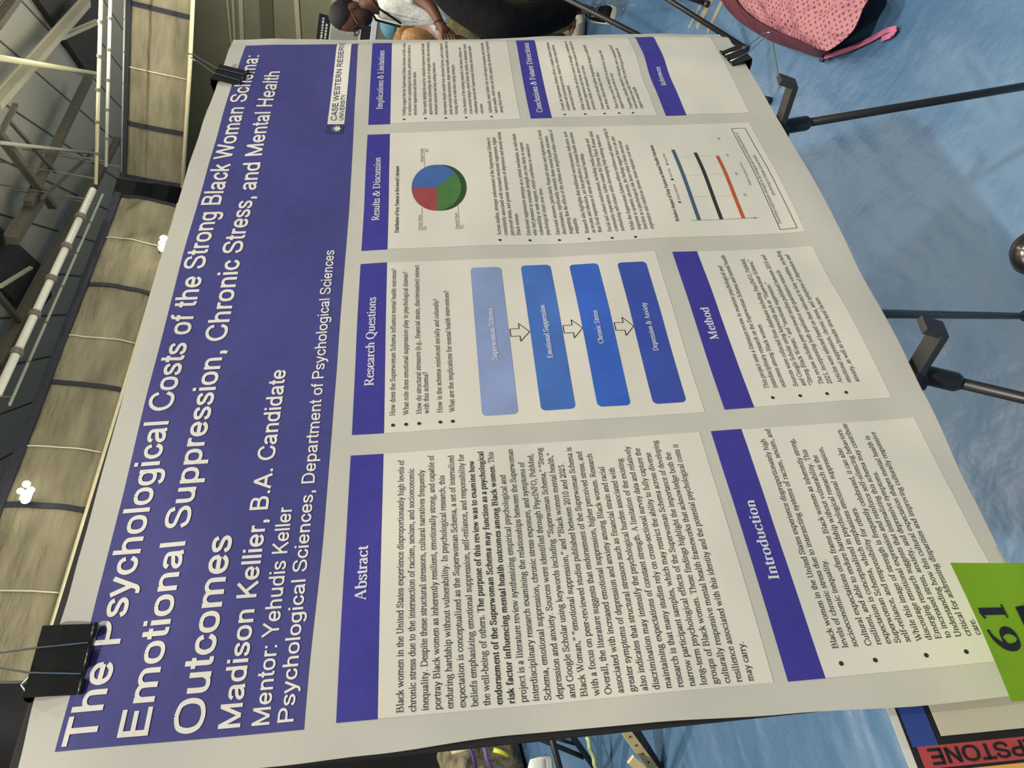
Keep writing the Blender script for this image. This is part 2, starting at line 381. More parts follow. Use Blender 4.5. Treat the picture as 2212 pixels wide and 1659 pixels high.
def relief(s, t):
    """distance of the paper in front of the flat plane, metres"""
    d = -.0002
    d += .0022 * math.sin(s * 17 + 2.1 * math.sin(t * 6)) * math.cos(t * 9 + s * 2.)
    d += .0034 * noise.noise(V((s * 6.5, t * 7.5, 3.3))) + .0009 * noise.noise(V((s * 15, t * 13, 8.1)))
    d += .003 * math.exp(-((s - .70) / .17) ** 2) * math.exp(-(max(t, -.02) + .02) / .09)        # sag between the two upper clips
    d += .003 * math.exp(-((s - .32) / .11) ** 2) * math.exp(-(max(t, -.02) + .02) / .07)
    d += .004 * math.exp(-((s - .55) / .25) ** 2) * math.exp(-((t - .93) / .05) ** 2)
    # dents below the clips and at the lower right corner
    d -= .002 * math.exp(-((s - .10) / .05) ** 2) * math.exp(-((t - .05) / .05) ** 2)
    d += .0045 * math.exp(-((s - 1.11) / .035) ** 2) * math.exp(-((t - .70) / .10) ** 2)
    d -= .0035 * math.exp(-((s - 1.04) / .04) ** 2) * math.exp(-((t - .76) / .09) ** 2)
    b = max(0., (s - 1.17) / .0492); b = b * b * (3 - 2 * b) if b < 1 else 1.
    return max(d, -.0042) - b * interp(BEND, t)
def wt(s, t): return interp(WARP, s) * math.exp(-(max(t - .03, 0) / .075) ** 2)
def S(s, t, off=0.):
    """layout position on the printed sheet -> point in the hall"""
    t2 = t + wt(s, t); return PW(s, t2, -(relief(s, t2) + off))
paper = mat('poster_paper_margin', (190, 187, 176), .5, spec=.35, noise_amt=.03, noise_scale=9)
paper_panel = mat('poster_paper_panel', (212, 208, 195), .5, spec=.35, noise_amt=.03, noise_scale=9)
ink_blue = mat('header_blue_ink', (67, 67, 127), .45, noise_amt=.06, noise_scale=60)
ink_bar = mat('section_blue_ink', (60, 56, 142), .5, noise_amt=.05, noise_scale=60)
ink_white = mat('white_ink', (222, 218, 206), .5)
ink_soft = mat('heading_white_ink', (205, 205, 215), .5)
ink_black = mat('black_ink', (46, 45, 48), .55)
ink_grey = mat('grey_ink', (120, 118, 112), .6)
poster = thing('research_poster', PW(.6, H), 'large white research poster with blue title band clipped to a black board on the easel', 'poster')
def grid(fn, ns, nt):
    vs = [fn(i / ns, j / nt) for j in range(nt + 1) for i in range(ns + 1)]
    return vs, [(j * (ns + 1) + i, (j + 1) * (ns + 1) + i, (j + 1) * (ns + 1) + i + 1, j * (ns + 1) + i + 1) for j in range(nt) for i in range(ns)]
def sheet_pt(a, b):
    s = a * 1.2192; t0 = interp(TOP, s); t1 = interp(BOT, s); t = lerp(t0, t1, b)
    l = interp(LEF, t); s2 = s + l * (1 - min(1, s / .2)) if s < .2 else s
    return PW(s2, t, -relief(s2, t))
vs, fs = grid(sheet_pt, 200, 150)
sheet = MB().add(vs, fs).obj('paper_sheet', paper, poster, True)
def patch(name, s0, s1, t0, t1, mt, parent, off=.0003, smooth=True, tf=None, rnd=0):
    ns = max(2, int((s1 - s0) / .008)); nt_ = max(2, int((t1 - t0) / .006))
    if rnd:
        xs = [s0 + rnd * (1 - math.cos(math.pi / 2 * k / 6)) for k in range(6)] + [lerp(s0 + rnd, s1 - rnd, k / 30) for k in range(31)] + [s1 - rnd * (1 - math.cos(math.pi / 2 * k / 6)) for k in range(5, -1, -1)]
        vs = []; K = 6; c = (t0 + t1) / 2; hh = (t1 - t0) / 2; n = len(xs)
        for x in xs:
            e = max(0, rnd - min(x - s0, s1 - x)); h = hh - (rnd - math.sqrt(max(0, rnd * rnd - e * e)))
            vs += [S(x, c - h + 2 * h * j / K, off) for j in range(K + 1)]
        fs = [(i * (K + 1) + j, i * (K + 1) + j + 1, (i + 1) * (K + 1) + j + 1, (i + 1) * (K + 1) + j) for i in range(n - 1) for j in range(K)]
        return MB().add(vs, fs).obj(name, mt, parent, smooth)
    f = (lambda a, b: S(lerp(s0, s1, a), lerp(t0, t1, b) + (tf(lerp(s0, s1, a), b) if tf else 0), off))
    vs, fs = grid(f, ns, nt_)
    return MB().add(vs, fs).obj(name, mt, parent, smooth)

# ------------------------------------------------------------------ lettering
# serif hand: every glyph is a set of pen strokes (units of 1/1000 em), thick on the downstroke, thin across
W_ = dict(zip('abcdefghijklmnopqrstuvwxyz', (444, 500, 444, 500, 444, 333, 500, 500, 278, 278, 500, 278, 778, 500, 500, 500, 500, 333, 389, 278, 500, 500, 722, 500, 500, 444)))
W_.update(dict(zip('ABCDEFGHIJKLMNOPQRSTUVWXYZ', (722, 667, 667, 722, 611, 556, 722, 722, 333, 389, 722, 611, 889, 722, 722, 556, 722, 667, 556, 611, 722, 722, 944, 722, 722, 611))))
W_.update({c: 500 for c in '0123456789'}); W_.update({' ': 250, '.': 250, ',': 250, '-': 333, ':': 278, '(': 333, ')': 333, '?': 444, '“': 444, '”': 444, '&': 778, '%': 833})
def cv(*p): return ('c',) + p
def ln(w, *p): return ('l', w) + p
def stem(x, y0, y1): return ('l', 1, (x, y0), (x, y1))
def sf(x, y, h=95): return ('l', -1, (x - h, y), (x + h, y))
def flag(x, y): return ('l', -1.3, (x - 88, y - 28), (x, y + 4))
G = {
 'a': [cv((85, 345), (130, 420), (210, 445), (300, 410), (320, 320), (320, 90), (345, 20), (425, 45)), cv((320, 270), (150, 210), (70, 150), (60, 80), (110, 10), (200, 10), (320, 95))],
 'b': [stem(105, 20, 683), flag(105, 670), cv((105, 350), (190, 435), (300, 445), (400, 380), (435, 225), (400, 70), (300, -5), (190, 0), (105, 60))],
 'c': [cv((385, 335), (350, 420), (260, 445), (150, 410), (80, 320), (65, 215), (90, 90), (170, 10), (260, 0), (340, 30), (405, 105))],
 'd': [stem(390, 30, 683), flag(390, 670), sf(430, 22, 55), cv((390, 350), (310, 435), (210, 445), (100, 380), (65, 225), (95, 70), (190, 0), (300, 10), (390, 80))],
 'e': [ln(-1, (75, 268), (395, 268)), cv((390, 268), (368, 380), (300, 440), (220, 445), (120, 390), (70, 225), (95, 90), (180, 5), (260, 0), (350, 30), (410, 110))],
 'f': [cv((340, 610), (310, 665), (240, 675), (175, 630), (155, 540), (155, 0)), ln(-1, (30, 430), (290, 430)), sf(155, 15, 120)],
 'g': [cv((220, 440), (120, 410), (95, 300), (120, 190), (220, 155), (320, 190), (350, 300), (320, 410), (220, 440)), cv((150, 175), (105, 120), (150, 75), (340, 55), (440, 5), (430, -110), (300, -200), (150, -205), (50, -150), (60, -70), (150, 10)), ln(-1, (320, 405), (470, 405))],
 'h': [stem(105, 0, 683), flag(105, 670), cv((105, 330), (200, 425), (290, 440), (370, 385), (390, 280), (390, 0)), sf(105, 15), sf(390, 15)],
 'i': [stem(145, 0, 445), flag(145, 440), sf(145, 15, 110), ('d', (140, 610), 58)],
 'j': [cv((160, 445), (160, -60), (130, -170), (60, -200), (-10, -170)), flag(160, 440), ('d', (150, 610), 58)],
 'k': [stem(105, 0, 683), flag(105, 670), ln(-1.2, (120, 195), (390, 435)), ln(1, (225, 280), (435, 10)), sf(105, 15), sf(400, 435, 75), sf(430, 15, 75)],
 'l': [stem(140, 0, 683), flag(140, 670), sf(140, 15, 110)],
 'm': [stem(110, 0, 445), flag(110, 440), cv((110, 330), (200, 425), (280, 440), (355, 385), (375, 280), (375, 0)), cv((375, 330), (465, 425), (550, 440), (625, 385), (645, 280), (645, 0)), sf(110, 15), sf(375, 15), sf(645, 15)],
 'n': [stem(110, 0, 445), flag(110, 440), cv((110, 330), (205, 425), (295, 440), (372, 385), (392, 280), (392, 0)), sf(110, 15), sf(392, 15)],
 'o': [cv((250, 445), (130, 400), (75, 222), (130, 45), (250, 0), (370, 45), (425, 222), (370, 400), (250, 445))],
 'p': [stem(105, -217, 445), flag(105, 440), sf(105, -202, 105), cv((105, 350), (190, 435), (300, 445), (400, 380), (435, 225), (400, 70), (300, -5), (190, 0), (105, 60))],
 'q': [stem(390, -217, 445), sf(390, -202, 105), cv((390, 350), (310, 435), (210, 445), (100, 380), (65, 225), (95, 70), (190, -5), (300, 0), (390, 60))],
 'r': [stem(110, 0, 445), flag(110, 440), sf(110, 15, 105), cv((110, 315), (180, 415), (245, 438), (310, 425)), ('d', (300, 400), 45)],
 's': [cv((320, 335), (290, 420), (200, 445), (110, 420), (80, 350), (130, 275), (240, 225), (320, 160), (315, 70), (230, 0), (130, 3), (70, 50), (58, 130))],
 't': [cv((135, 570), (135, 90), (165, 15), (220, 8), (275, 55)), ln(-1, (15, 430), (260, 430))],
 'u': [cv((105, 440), (105, 120), (145, 25), (220, 3), (310, 35), (390, 100)), stem(390, 15, 440), flag(105, 440), flag(390, 440), sf(420, 18, 60)],
 'v': [ln(1, (70, 445), (258, 0)), ln(-1.2, (258, 0), (430, 445)), sf(75, 435, 75), sf(425, 435, 65)],
 'w': [ln(1, (60, 445), (225, 0)), ln(-1.2, (225, 0), (365, 445)), ln(1, (345, 445), (510, 0)), ln(-1.2, (510, 0), (660, 445)), sf(70, 435, 75), sf(345, 435, 70), sf(655, 435, 65)],
 'x': [ln(1, (70, 445), (430, 5)), ln(-1.2, (70, 5), (415, 445)), sf(85, 435, 75), sf(410, 435, 65), sf(75, 15, 65), sf(420, 15, 75)],
 'y': [ln(1, (70, 445), (262, 0)), cv((430, 445), (262, 0), (200, -150), (130, -205), (50, -180)), sf(75, 435, 75), sf(430, 435, 60)],
 'z': [ln(-1, (60, 430), (390, 430)), ln(1, (380, 430), (55, 15)), ln(-1, (50, 15), (400, 15)), ln(-1, (400, 15), (415, 120)), ln(-1, (60, 430), (50, 340))],
 'A': [ln(-1.2, (110, 10), (350, 665)), ln(1, (350, 665), (610, 10)), ln(-1, (195, 240), (500, 240)), sf(110, 15), sf(610, 15, 105)],
 'B': [stem(150, 0, 662), sf(110, 650, 90), sf(110, 12, 90), cv((150, 650), (380, 645), (480, 590), (490, 490), (400, 370), (150, 355)), cv((150, 355), (430, 350), (550, 280), (560, 150), (450, 30), (150, 12))],
 'C': [cv((590, 480), (560, 590), (460, 650), (330, 660), (170, 590), (80, 430), (80, 240), (180, 70), (340, 0), (480, 20), (620, 150)), ln(-1, (595, 480), (595, 665))],
 'D': [stem(155, 0, 662), sf(110, 650, 95), sf(110, 12, 95), cv((155, 650), (400, 645), (580, 530), (640, 340), (580, 130), (400, 20), (155, 12))],
 'E': [stem(150, 0, 662), sf(110, 650, 95), ln(-1, (110, 650), (530, 650)), ln(-1, (530, 650), (545, 520)), ln(-1, (150, 350), (420, 350)), ln(-1, (420, 440), (420, 260)), ln(-1, (15, 12), (560, 12)), ln(-1, (560, 12), (595, 160))],
 'F': [stem(150, 0, 662), ln(-1, (15, 650), (520, 650)), ln(-1, (520, 650), (535, 520)), ln(-1, (150, 350), (410, 350)), ln(-1, (410, 440), (410, 260)), sf(150, 12, 130)],
 'G': [cv((590, 480), (560, 590), (460, 650), (340, 660), (170, 590), (80, 430), (80, 240), (180, 70), (340, 0), (480, 15), (600, 80)), stem(600, 50, 300), sf(600, 300, 110), ln(-1, (590, 480), (600, 665))],
 'H': [stem(150, 0, 662), stem(570, 0, 662), ln(-1, (150, 345), (570, 345)), sf(150, 650, 130), sf(150, 12, 130), sf(570, 650, 130), sf(570, 12, 130)],
 'I': [stem(166, 0, 662), sf(166, 650, 135), sf(166, 12, 135)],
 'J': [cv((230, 650), (230, 120), (190, 20), (110, -5), (40, 60)), sf(230, 650, 120)],
 'K': [stem(150, 0, 662), ln(-1.2, (165, 290), (560, 650)), ln(1, (290, 400), (620, 12)), sf(150, 650, 130), sf(150, 12, 130), sf(570, 650, 110), sf(620, 12, 100)],
 'L': [stem(150, 0, 662), sf(150, 650, 130), ln(-1, (15, 12), (560, 12)), ln(-1, (560, 12), (595, 170))],
 'M': [ln(-1.3, (140, 12), (140, 650)), ln(1, (140, 655), (430, 15)), ln(-1.2, (430, 15), (720, 655)), stem(730, 0, 662), sf(120, 650, 100), sf(130, 12, 100), sf(750, 650, 110), sf(735, 12, 130)],
 'N': [ln(-1.3, (130, 12), (130, 650)), ln(1, (120, 650), (600, 10)), ln(-1.3, (605, 10), (605, 650)), sf(90, 650, 80), sf(130, 12, 100), sf(605, 650, 100)],
 'O': [cv((361, 660), (200, 610), (90, 450), (80, 330), (100, 190), (210, 40), (361, 2), (512, 40), (622, 190), (642, 330), (632, 450), (522, 610), (361, 660))],
 'P': [stem(150, 0, 662), sf(110, 650, 95), sf(150, 12, 130), cv((150, 650), (380, 645), (500, 570), (510, 460), (420, 330), (150, 300))],
 'Q': [cv((361, 660), (200, 610), (90, 450), (80, 330), (100, 190), (210, 40), (361, 2), (512, 40), (622, 190), (642, 330), (632, 450), (522, 610), (361, 660)), ln(1, (340, 0), (660, -170))],
 'R': [stem(150, 0, 662), sf(110, 650, 95), sf(150, 12, 130), cv((150, 650), (370, 645), (490, 570), (500, 480), (410, 350), (150, 330)), ln(1, (300, 330), (600, 15)), sf(630, 12, 55)],
 'S': [cv((440, 490), (410, 600), (310, 655), (180, 640), (95, 550), (110, 440), (270, 340), (420, 260), (470, 150), (420, 40), (290, 2), (150, 30), (60, 190)), ln(-1, (445, 490), (450, 660)), ln(-1, (58, 190), (55, 5))],
 'T': [stem(305, 0, 662), ln(-1, (35, 650), (575, 650)), ln(-1, (35, 650), (25, 510)), ln(-1, (575, 650), (585, 510)), sf(305, 12, 140)],
 'U': [cv((150, 650), (150, 220), (200, 70), (350, 5), (500, 60), (560, 200), (570, 650)), sf(150, 650, 130), sf(570, 650, 110)],
 'V': [ln(1, (100, 655), (370, 0)), ln(-1.2, (370, 0), (620, 655)), sf(105, 650, 100), sf(610, 650, 90)],
 'W': [ln(1, (80, 655), (310, 0)), ln(-1.2, (310, 0), (480, 500)), ln(1, (430, 655), (660, 0)), ln(-1.2, (660, 0), (860, 655)), sf(90, 650, 95), sf(430, 650, 110), sf(850, 650, 90)],
 'X': [ln(1, (100, 655), (600, 10)), ln(-1.2, (90, 10), (590, 655)), sf(110, 650, 100), sf(580, 650, 90), sf(100, 12, 85), sf(600, 12, 100)],
 'Y': [ln(1, (100, 655), (360, 300)), ln(-1.2, (600, 655), (360, 300)), stem(360, 0, 310), sf(110, 650, 100), sf(600, 650, 90), sf(360, 12, 130)],
 'Z': [ln(-1, (70, 650), (560, 650)), ln(1, (545, 650), (50, 15)), ln(-1, (40, 12), (570, 12)), ln(-1, (70, 650), (50, 510)), ln(-1, (570, 12), (595, 160))],
 '0': [cv((250, 665), (130, 600), (75, 330), (130, 55), (250, 0), (370, 55), (425, 330), (370, 600), (250, 665))],
 '1': [stem(260, 0, 665), ln(-1.2, (120, 590), (260, 660)), sf(260, 12, 140)],
 '2': [cv((70, 490), (120, 620), (240, 665), (370, 600), (380, 470), (300, 320), (60, 40)), ln(1, (50, 35), (430, 35)), ln(-1, (430, 35), (470, 140))],
 '3': [cv((80, 540), (140, 640), (250, 660), (360, 590), (350, 460), (210, 360)), cv((210, 360), (380, 310), (410, 180), (330, 50), (200, 0), (60, 30))],
 '4': [stem(340, 0, 665), ln(-1.2, (340, 655), (30, 200)), ln(-1.3, (30, 190), (470, 190))],
 '5': [ln(1, (150, 640), (430, 640)), ln(-1, (150, 640), (110, 390)), cv((110, 390), (270, 395), (400, 310), (410, 170), (300, 40), (160, 0), (50, 30))],
 '6': [cv((440, 665), (270, 600), (130, 440), (85, 240), (130, 70), (250, 0), (370, 60), (420, 200), (370, 340), (260, 390), (110, 320))],
 '8': [cv((250, 660), (130, 600), (110, 510), (250, 350), (400, 170), (350, 40), (250, 2), (140, 40), (90, 160), (250, 350), (380, 510), (360, 600), (250, 660))],
 '.': [('d', (125, 45), 55)], ',': [('d', (115, 45), 55), cv((150, 30), (140, -70), (70, -140))], ':': [('d', (140, 45), 55), ('d', (140, 400), 55)],
 '-': [ln(1, (40, 220), (290, 220))],
 '(': [cv((300, 670), (150, 500), (90, 250), (150, -10), (300, -170))], ')': [cv((30, 670), (180, 500), (240, 250), (180, -10), (30, -170))],
 '?': [cv((75, 540), (130, 650), (240, 665), (350, 590), (350, 480), (240, 350), (220, 170)), ('d', (225, 45), 55)],
 '“': [('d', (110, 480), 55), cv((70, 490), (90, 590), (160, 670)), ('d', (310, 480), 55), cv((270, 490), (290, 590), (360, 670))],
 '”': [('d', (130, 620), 55), cv((170, 610), (150, 520), (80, 440)), ('d', (330, 620), 55), cv((370, 610), (350, 520), (280, 440))],
 '&': [cv((700, 400), (600, 200), (450, 50), (280, 0), (130, 50), (70, 170), (150, 310), (380, 440), (450, 560), (380, 655), (280, 640), (250, 530), (330, 350), (520, 100), (700, 20)), sf(680, 405, 90)],
 '%': [cv((200, 660), (100, 610), (80, 500), (190, 350), (300, 420), (310, 560), (200, 660)), ln(-1, (600, 680), (220, -10)), cv((620, 310), (520, 260), (500, 150), (610, 0), (720, 70), (730, 210), (620, 310))],
}
TRI = {}
def glyph(ch, bold, q, table=None):
    key = (ch, bold, q, table is None)
    if key in TRI: return TRI[key]
    st, hr = (bold, bold * .9) if table else ((150, 50) if bold else (98, 44))
    table = table or G
    vs, fs = [], []
    def ribbon(pts, wf):
        k = len(vs); n = len(pts)
        for i in range(n):
            a, b = pts[max(i - 1, 0)], pts[min(i + 1, n - 1)]
            dx, dy = b[0] - a[0], b[1] - a[1]; L = math.hypot(dx, dy) or 1; dx /= L; dy /= L
            h = wf(dx, dy) / 2
            vs.append((pts[i][0] - dy * h, pts[i][1] + dx * h)); vs.append((pts[i][0] + dy * h, pts[i][1] - dx * h))
        for i in range(n - 1): fs.append((k + 2 * i, k + 2 * i + 1, k + 2 * i + 3, k + 2 * i + 2))
    for g in table.get(ch, []):
        if g[0] == 'c':
            p = g[1:]; out = []; closed = p[0] == p[-1]
            for i in range(len(p) - 1):
                p0 = p[i - 1] if i > 0 else (p[-2] if closed else p[0]); p1, p2 = p[i], p[i + 1]
                p3 = p[i + 2] if i + 2 < len(p) else (p[1] if closed else p[-1])
                for k in range(q):
                    t = k / q; a = -.5 * t + t * t - .5 * t ** 3; b = 1 - 2.5 * t * t + 1.5 * t ** 3; c = .5 * t + 2 * t * t - 1.5 * t ** 3; d = -.5 * t * t + .5 * t ** 3
                    out.append((a * p0[0] + b * p1[0] + c * p2[0] + d * p3[0], a * p0[1] + b * p1[1] + c * p2[1] + d * p3[1]))
            out.append(p[-1]); ribbon(out, lambda dx, dy: hr + (st - hr) * abs(dy) ** 1.4)
        elif g[0] == 'l':
            w_ = st if g[1] > 0 else hr * abs(g[1]); ribbon(g[2:], lambda dx, dy, w_=w_: w_)
        else:
            (x, y), r = g[1], g[2] * (1.25 if bold else 1); k = len(vs); n = 8
            for i in range(n): vs.append((x + r * math.cos(2 * math.pi * i / n), y + r * math.sin(2 * math.pi * i / n)))
            fs.append(tuple(range(k, k + n)))
    TRI[key] = (vs, fs); return TRI[key]
def runs(text):
    out = []; b = False
    for part in text.split('*'):
        if part: out.append((part, b))
        b = not b
    return out
def adv(c, b): return W_.get(c, 500) * (1.08 if b and c != ' ' else 1.) / 1000
def width(text): return sum(adv(c, b) for p, b in runs(text) for c in p)
def serif(mb, text, s0, t0, size, xs, q=3, slope=0., off=.0007, fn=None, bold=False):
    x = s0
    f = fn or (lambda s, t: S(s, t, off))
    for part, b in runs(text):
        b = b or bold
        for c in part:
            gv, gf = glyph(c, b, q)
            if gv:
                mb.add([f(x + p[0] / 1000 * size * xs, t0 + slope * (x - s0) - p[1] / 1000 * size) for p in gv], gf)
            x += adv(c, b) * size * xs
    return x
def block(name, lines, size, s0, s1, parent, ink=None, q=3, bullets=None):
    """lines: (text, baseline); the first line is set to end at s1"""
    mb = MB(); xs = (s1 - s0) / (width(lines[0][0]) * size)
    for tx, t0 in lines: serif(mb, tx, s0, t0, size, xs, q)
    if bullets:
        for (bs, bt) in bullets:
            mb.add([S(bs + .0021 * math.cos(i * math.pi / 6), bt + .0021 * math.sin(i * math.pi / 6), .0007) for i in range(12)], [tuple(range(12))])
    return mb.obj(name, ink or ink_black, parent)
# sans hand: the same pen with an even stroke
def ov(cx, cy, rx, ry): return cv(*[(cx + rx * math.sin(math.pi * k / 4) * (1.06 if k % 2 else 1), cy + ry * math.cos(math.pi * k / 4) * (1.06 if k % 2 else 1)) for k in range(9)])
SW = dict(zip('abcdefghijklmnopqrstuvwxyz', (556, 556, 500, 556, 556, 278, 556, 556, 222, 222, 500, 222, 833, 556, 556, 556, 556, 333, 500, 278, 556, 500, 722, 500, 500, 500)))
SW.update(dict(zip('ABCDEFGHIJKLMNOPQRSTUVWXYZ', (667, 667, 722, 722, 667, 611, 778, 722, 278, 500, 667, 556, 833, 722, 778, 667, 778, 722, 667, 611, 722, 667, 944, 667, 667, 611)))); SW.update({' ': 278, '.': 278, ',': 278, ':': 278})
def st2(x, y0=0, y1=716): return ln(1, (x, y0), (x, y1))
_h = cv((116, 330), (170, 425), (285, 470), (400, 430), (438, 330), (438, 0))
_p = cv((130, 664), (390, 664), (530, 610), (570, 500), (530, 390), (390, 336), (130, 336))
GS = {
 'a': [cv((92, 365), (150, 450), (280, 470), (395, 440), (425, 350), (425, 120), (455, 0)), cv((425, 285), (300, 258), (160, 225), (88, 140), (130, 60), (235, 45), (350, 85), (425, 190))],
 'b': [st2(116), ov(292, 257, 182, 213)], 'd': [st2(440), ov(264, 257, 182, 213)], 'p': [st2(116, -207, 519), ov(292, 257, 182, 213)],
 'c': [cv((442, 335), (385, 440), (280, 470), (150, 420), (88, 260), (145, 95), (280, 45), (390, 80), (452, 190))],
 'e': [ln(1, (90, 258), (475, 258)), cv((468, 258), (450, 385), (370, 455), (280, 470), (150, 420), (88, 258), (145, 90), (285, 45), (400, 75), (470, 155))],
 'f': [cv((275, 668), (190, 665), (143, 600), (143, 450), (143, 0)), ln(1, (20, 475), (255, 475))],
 'g': [ov(262, 265, 180, 205), cv((440, 519), (440, 200), (440, -30), (390, -130), (270, -165), (140, -140), (92, -70))],
 'h': [st2(116), _h], 'n': [st2(116, 0, 519), _h], 'i': [st2(111, 0, 519), st2(111, 612, 716)], 'l': [st2(111)],
 'k': [st2(115), ln(1, (115, 200), (430, 519)), ln(1, (235, 315), (450, 0))],
 'm': [st2(115, 0, 519), cv((115, 340), (165, 430), (265, 470), (370, 430), (415, 330), (415, 0)), cv((415, 340), (465, 430), (565, 470), (675, 430), (718, 330), (718, 0))],
 'o': [ov(278, 257, 195, 213)], 'r': [st2(115, 0, 519), cv((115, 300), (150, 415), (220, 468), (325, 455))],
 's': [cv((422, 365), (370, 445), (250, 470), (120, 435), (95, 360), (150, 290), (250, 262), (380, 215), (420, 140), (360, 65), (250, 45), (120, 70), (68, 160))],
 't': [cv((140, 680), (140, 300), (140, 110), (170, 55), (265, 50)), ln(1, (20, 475), (260, 475))],
 'u': [cv((116, 519), (116, 190), (160, 75), (260, 45), (370, 80), (440, 190)), st2(440, 0, 519)],
 'v': [ln(1, (50, 519), (250, 25)), ln(1, (250, 25), (450, 519))], 'w': [ln(1, (50, 519), (205, 25)), ln(1, (205, 25), (361, 500)), ln(1, (361, 500), (515, 25)), ln(1, (515, 25), (672, 519))],
 'y': [ln(1, (48, 519), (252, 20)), cv((455, 519), (252, 10), (200, -110), (135, -152), (55, -145))],
 'A': [ln(1, (45, 0), (333, 690)), ln(1, (333, 690), (622, 0)), ln(1, (160, 225), (510, 225))],
 'B': [st2(130), cv((130, 664), (380, 664), (500, 610), (520, 525), (480, 420), (380, 388), (130, 388)), cv((130, 388), (400, 385), (545, 320), (572, 205), (520, 95), (400, 52), (130, 52))],
 'C': [cv((645, 480), (570, 615), (400, 672), (215, 610), (105, 450), (100, 280), (190, 110), (370, 44), (560, 80), (660, 240))],
 'D': [st2(130), cv((130, 664), (380, 662), (540, 590), (620, 370), (550, 130), (390, 54), (130, 52))],
 'E': [st2(130), ln(1, (80, 664), (610, 664)), ln(1, (80, 375), (570, 375)), ln(1, (80, 52), (630, 52))],
 'H': [st2(130), st2(592), ln(1, (130, 375), (592, 375))], 'I': [st2(139)],
 'K': [st2(130), ln(1, (130, 240), (590, 716)), ln(1, (290, 415), (620, 0))], 'L': [st2(130), ln(1, (80, 52), (530, 52))],
 'M': [st2(125), st2(708), ln(1, (130, 700), (416, 30)), ln(1, (416, 30), (703, 700))], 'N': [st2(128), st2(594), ln(1, (128, 690), (594, 26))],
 'O': [ov(389, 358, 298, 312)], 'P': [st2(130), _p], 'R': [st2(130), _p, ln(1, (370, 336), (640, 0))],
 'S': [cv((572, 490), (520, 620), (350, 672), (180, 640), (110, 530), (150, 430), (340, 370), (520, 310), (582, 190), (520, 85), (350, 44), (170, 80), (88, 230))],
 'T': [st2(305), ln(1, (20, 664), (591, 664))], 'U': [cv((130, 716), (130, 250), (180, 100), (361, 46), (540, 100), (592, 250), (592, 716))], 'V': [ln(1, (40, 716), (333, 20)), ln(1, (333, 20), (627, 716))],
 'W': [ln(1, (50, 716), (255, 20)), ln(1, (255, 20), (472, 690)), ln(1, (472, 690), (690, 20)), ln(1, (690, 20), (895, 716))], 'Y': [ln(1, (45, 716), (333, 310)), ln(1, (622, 716), (333, 310)), st2(333, 0, 320)],
 '.': [ln(1, (139, 0), (139, 104))], ',': [ln(1, (139, 0), (139, 104)), ln(.5, (165, 10), (115, -130))], ':': [ln(1, (139, 0), (139, 104)), ln(1, (139, 415), (139, 519))],
}
CAPH = .716
def sans_data(text, bold=0., res=4):
    w_ = 104 + bold * 1000; vs = []; fs = []; x = 0
    for c in text:
        k = len(vs)
        if c in GS:
            gv, gf = glyph(c, w_, res, GS); vs += [((x + a) / 1000, b / 1000) for a, b in gv]; fs += [tuple(i + k for i in f) for f in gf]
        x += SW.get(c, 556)
    return vs, fs
def sans(mb, text, s0, s1, t0, cap, bold=0., fn=None, off=.0008, res=4):
    vs, fs = sans_data(text, bold, res); x0 = min(p[0] for p in vs); x1 = max(p[0] for p in vs)
    f = fn or (lambda s, t: S(s, t, off)); k = (s1 - s0) / (x1 - x0); kc = cap / CAPH
    mb.add([f(s0 + (p[0] - x0) * k, t0 - p[1] * kc) for p in vs], fs)

# ------------------------------------------------------------------ poster print
def hb(s, b):   # the band's lower rule bows down a little
    return b * interp([(.03, 0), (.22, .0042), (.6, .0057), (.8, .0056), (1.0, .003), (1.19, .0005)], s)
band = patch('header_band', .0262, 1.1935, .0322, .2345, ink_blue, poster, .0003, tf=hb)
mb = MB()
sans(mb, 'The Psychological Costs of the Strong Black Woman Schema:', .0295, 1.1518, .0632, .0262, .010)
sans(mb, 'Emotional Suppression, Chronic Stress, and Mental Health', .0325, 1.0955, .1052, .0245, .010)
sans(mb, 'Outcomes', .0312, .2122, .1500, .0255, .010)
mb.obj('title_text', ink_white, poster)
mb = MB(); sans(mb, 'Madison Kellier, B.A. Candidate', .0328, .4240, .1807, .0185, .010); mb.obj('author_text', ink_white, poster)
mb = MB(); sans(mb, 'Mentor: Yehudis Keller', .0328, .2402, .2052, .0150, 0); mb.obj('mentor_text', ink_white, poster)
mb = MB(); sans(mb, 'Psychological Sciences, Department of Psychological Sciences', .0334, .6270, .2255, .0138, 0); mb.obj('department_text', ink_white, poster)
# emblem of the school
lg = patch('school_emblem', .9243, 1.1925, .1970, .2236, ink_white, poster, .0006)
patch('emblem_square', .8985, .9243, .1955, .2232, mat('emblem_navy', (52, 60, 98), .5), lg, .0007)
mb = MB(); c = (.9113, .2178)
for k in range(15):
    a = math.pi * (k + .5) / 15; r = .0135 if k % 2 == 0 else .0095; r *= 1 if .4 < a < 2.75 else .8
    mb.add([S(c[0] + .0022 * math.cos(a - .5), c[1] - .0022 * math.sin(a - .5) - .002, .0011), S(c[0] + r * math.cos(a), c[1] - r * math.sin(a) * 1.15, .0011), S(c[0] + .0022 * math.cos(a + .5), c[1] - .0022 * math.sin(a + .5) - .002, .0011)], [(0, 1, 2)])
mb.add([S(c[0] + .0032 * math.cos(k * math.pi / 8), c[1] - .0032 * math.sin(k * math.pi / 8) - .002, .0011) for k in range(16)], [tuple(range(16))])
mb.obj('sunburst', ink_white, lg)
mb = MB(); sans(mb, 'CASE WESTERN RESERVE', .9345, 1.2000, .2105, .0095, -.020, off=.0011); sans(mb, 'UNIVERSITY', .9355, 1.0130, .2212, .0072, -.012, off=.0011)
mb.obj('emblem_lettering', mat('emblem_ink', (62, 62, 84), .5), lg)
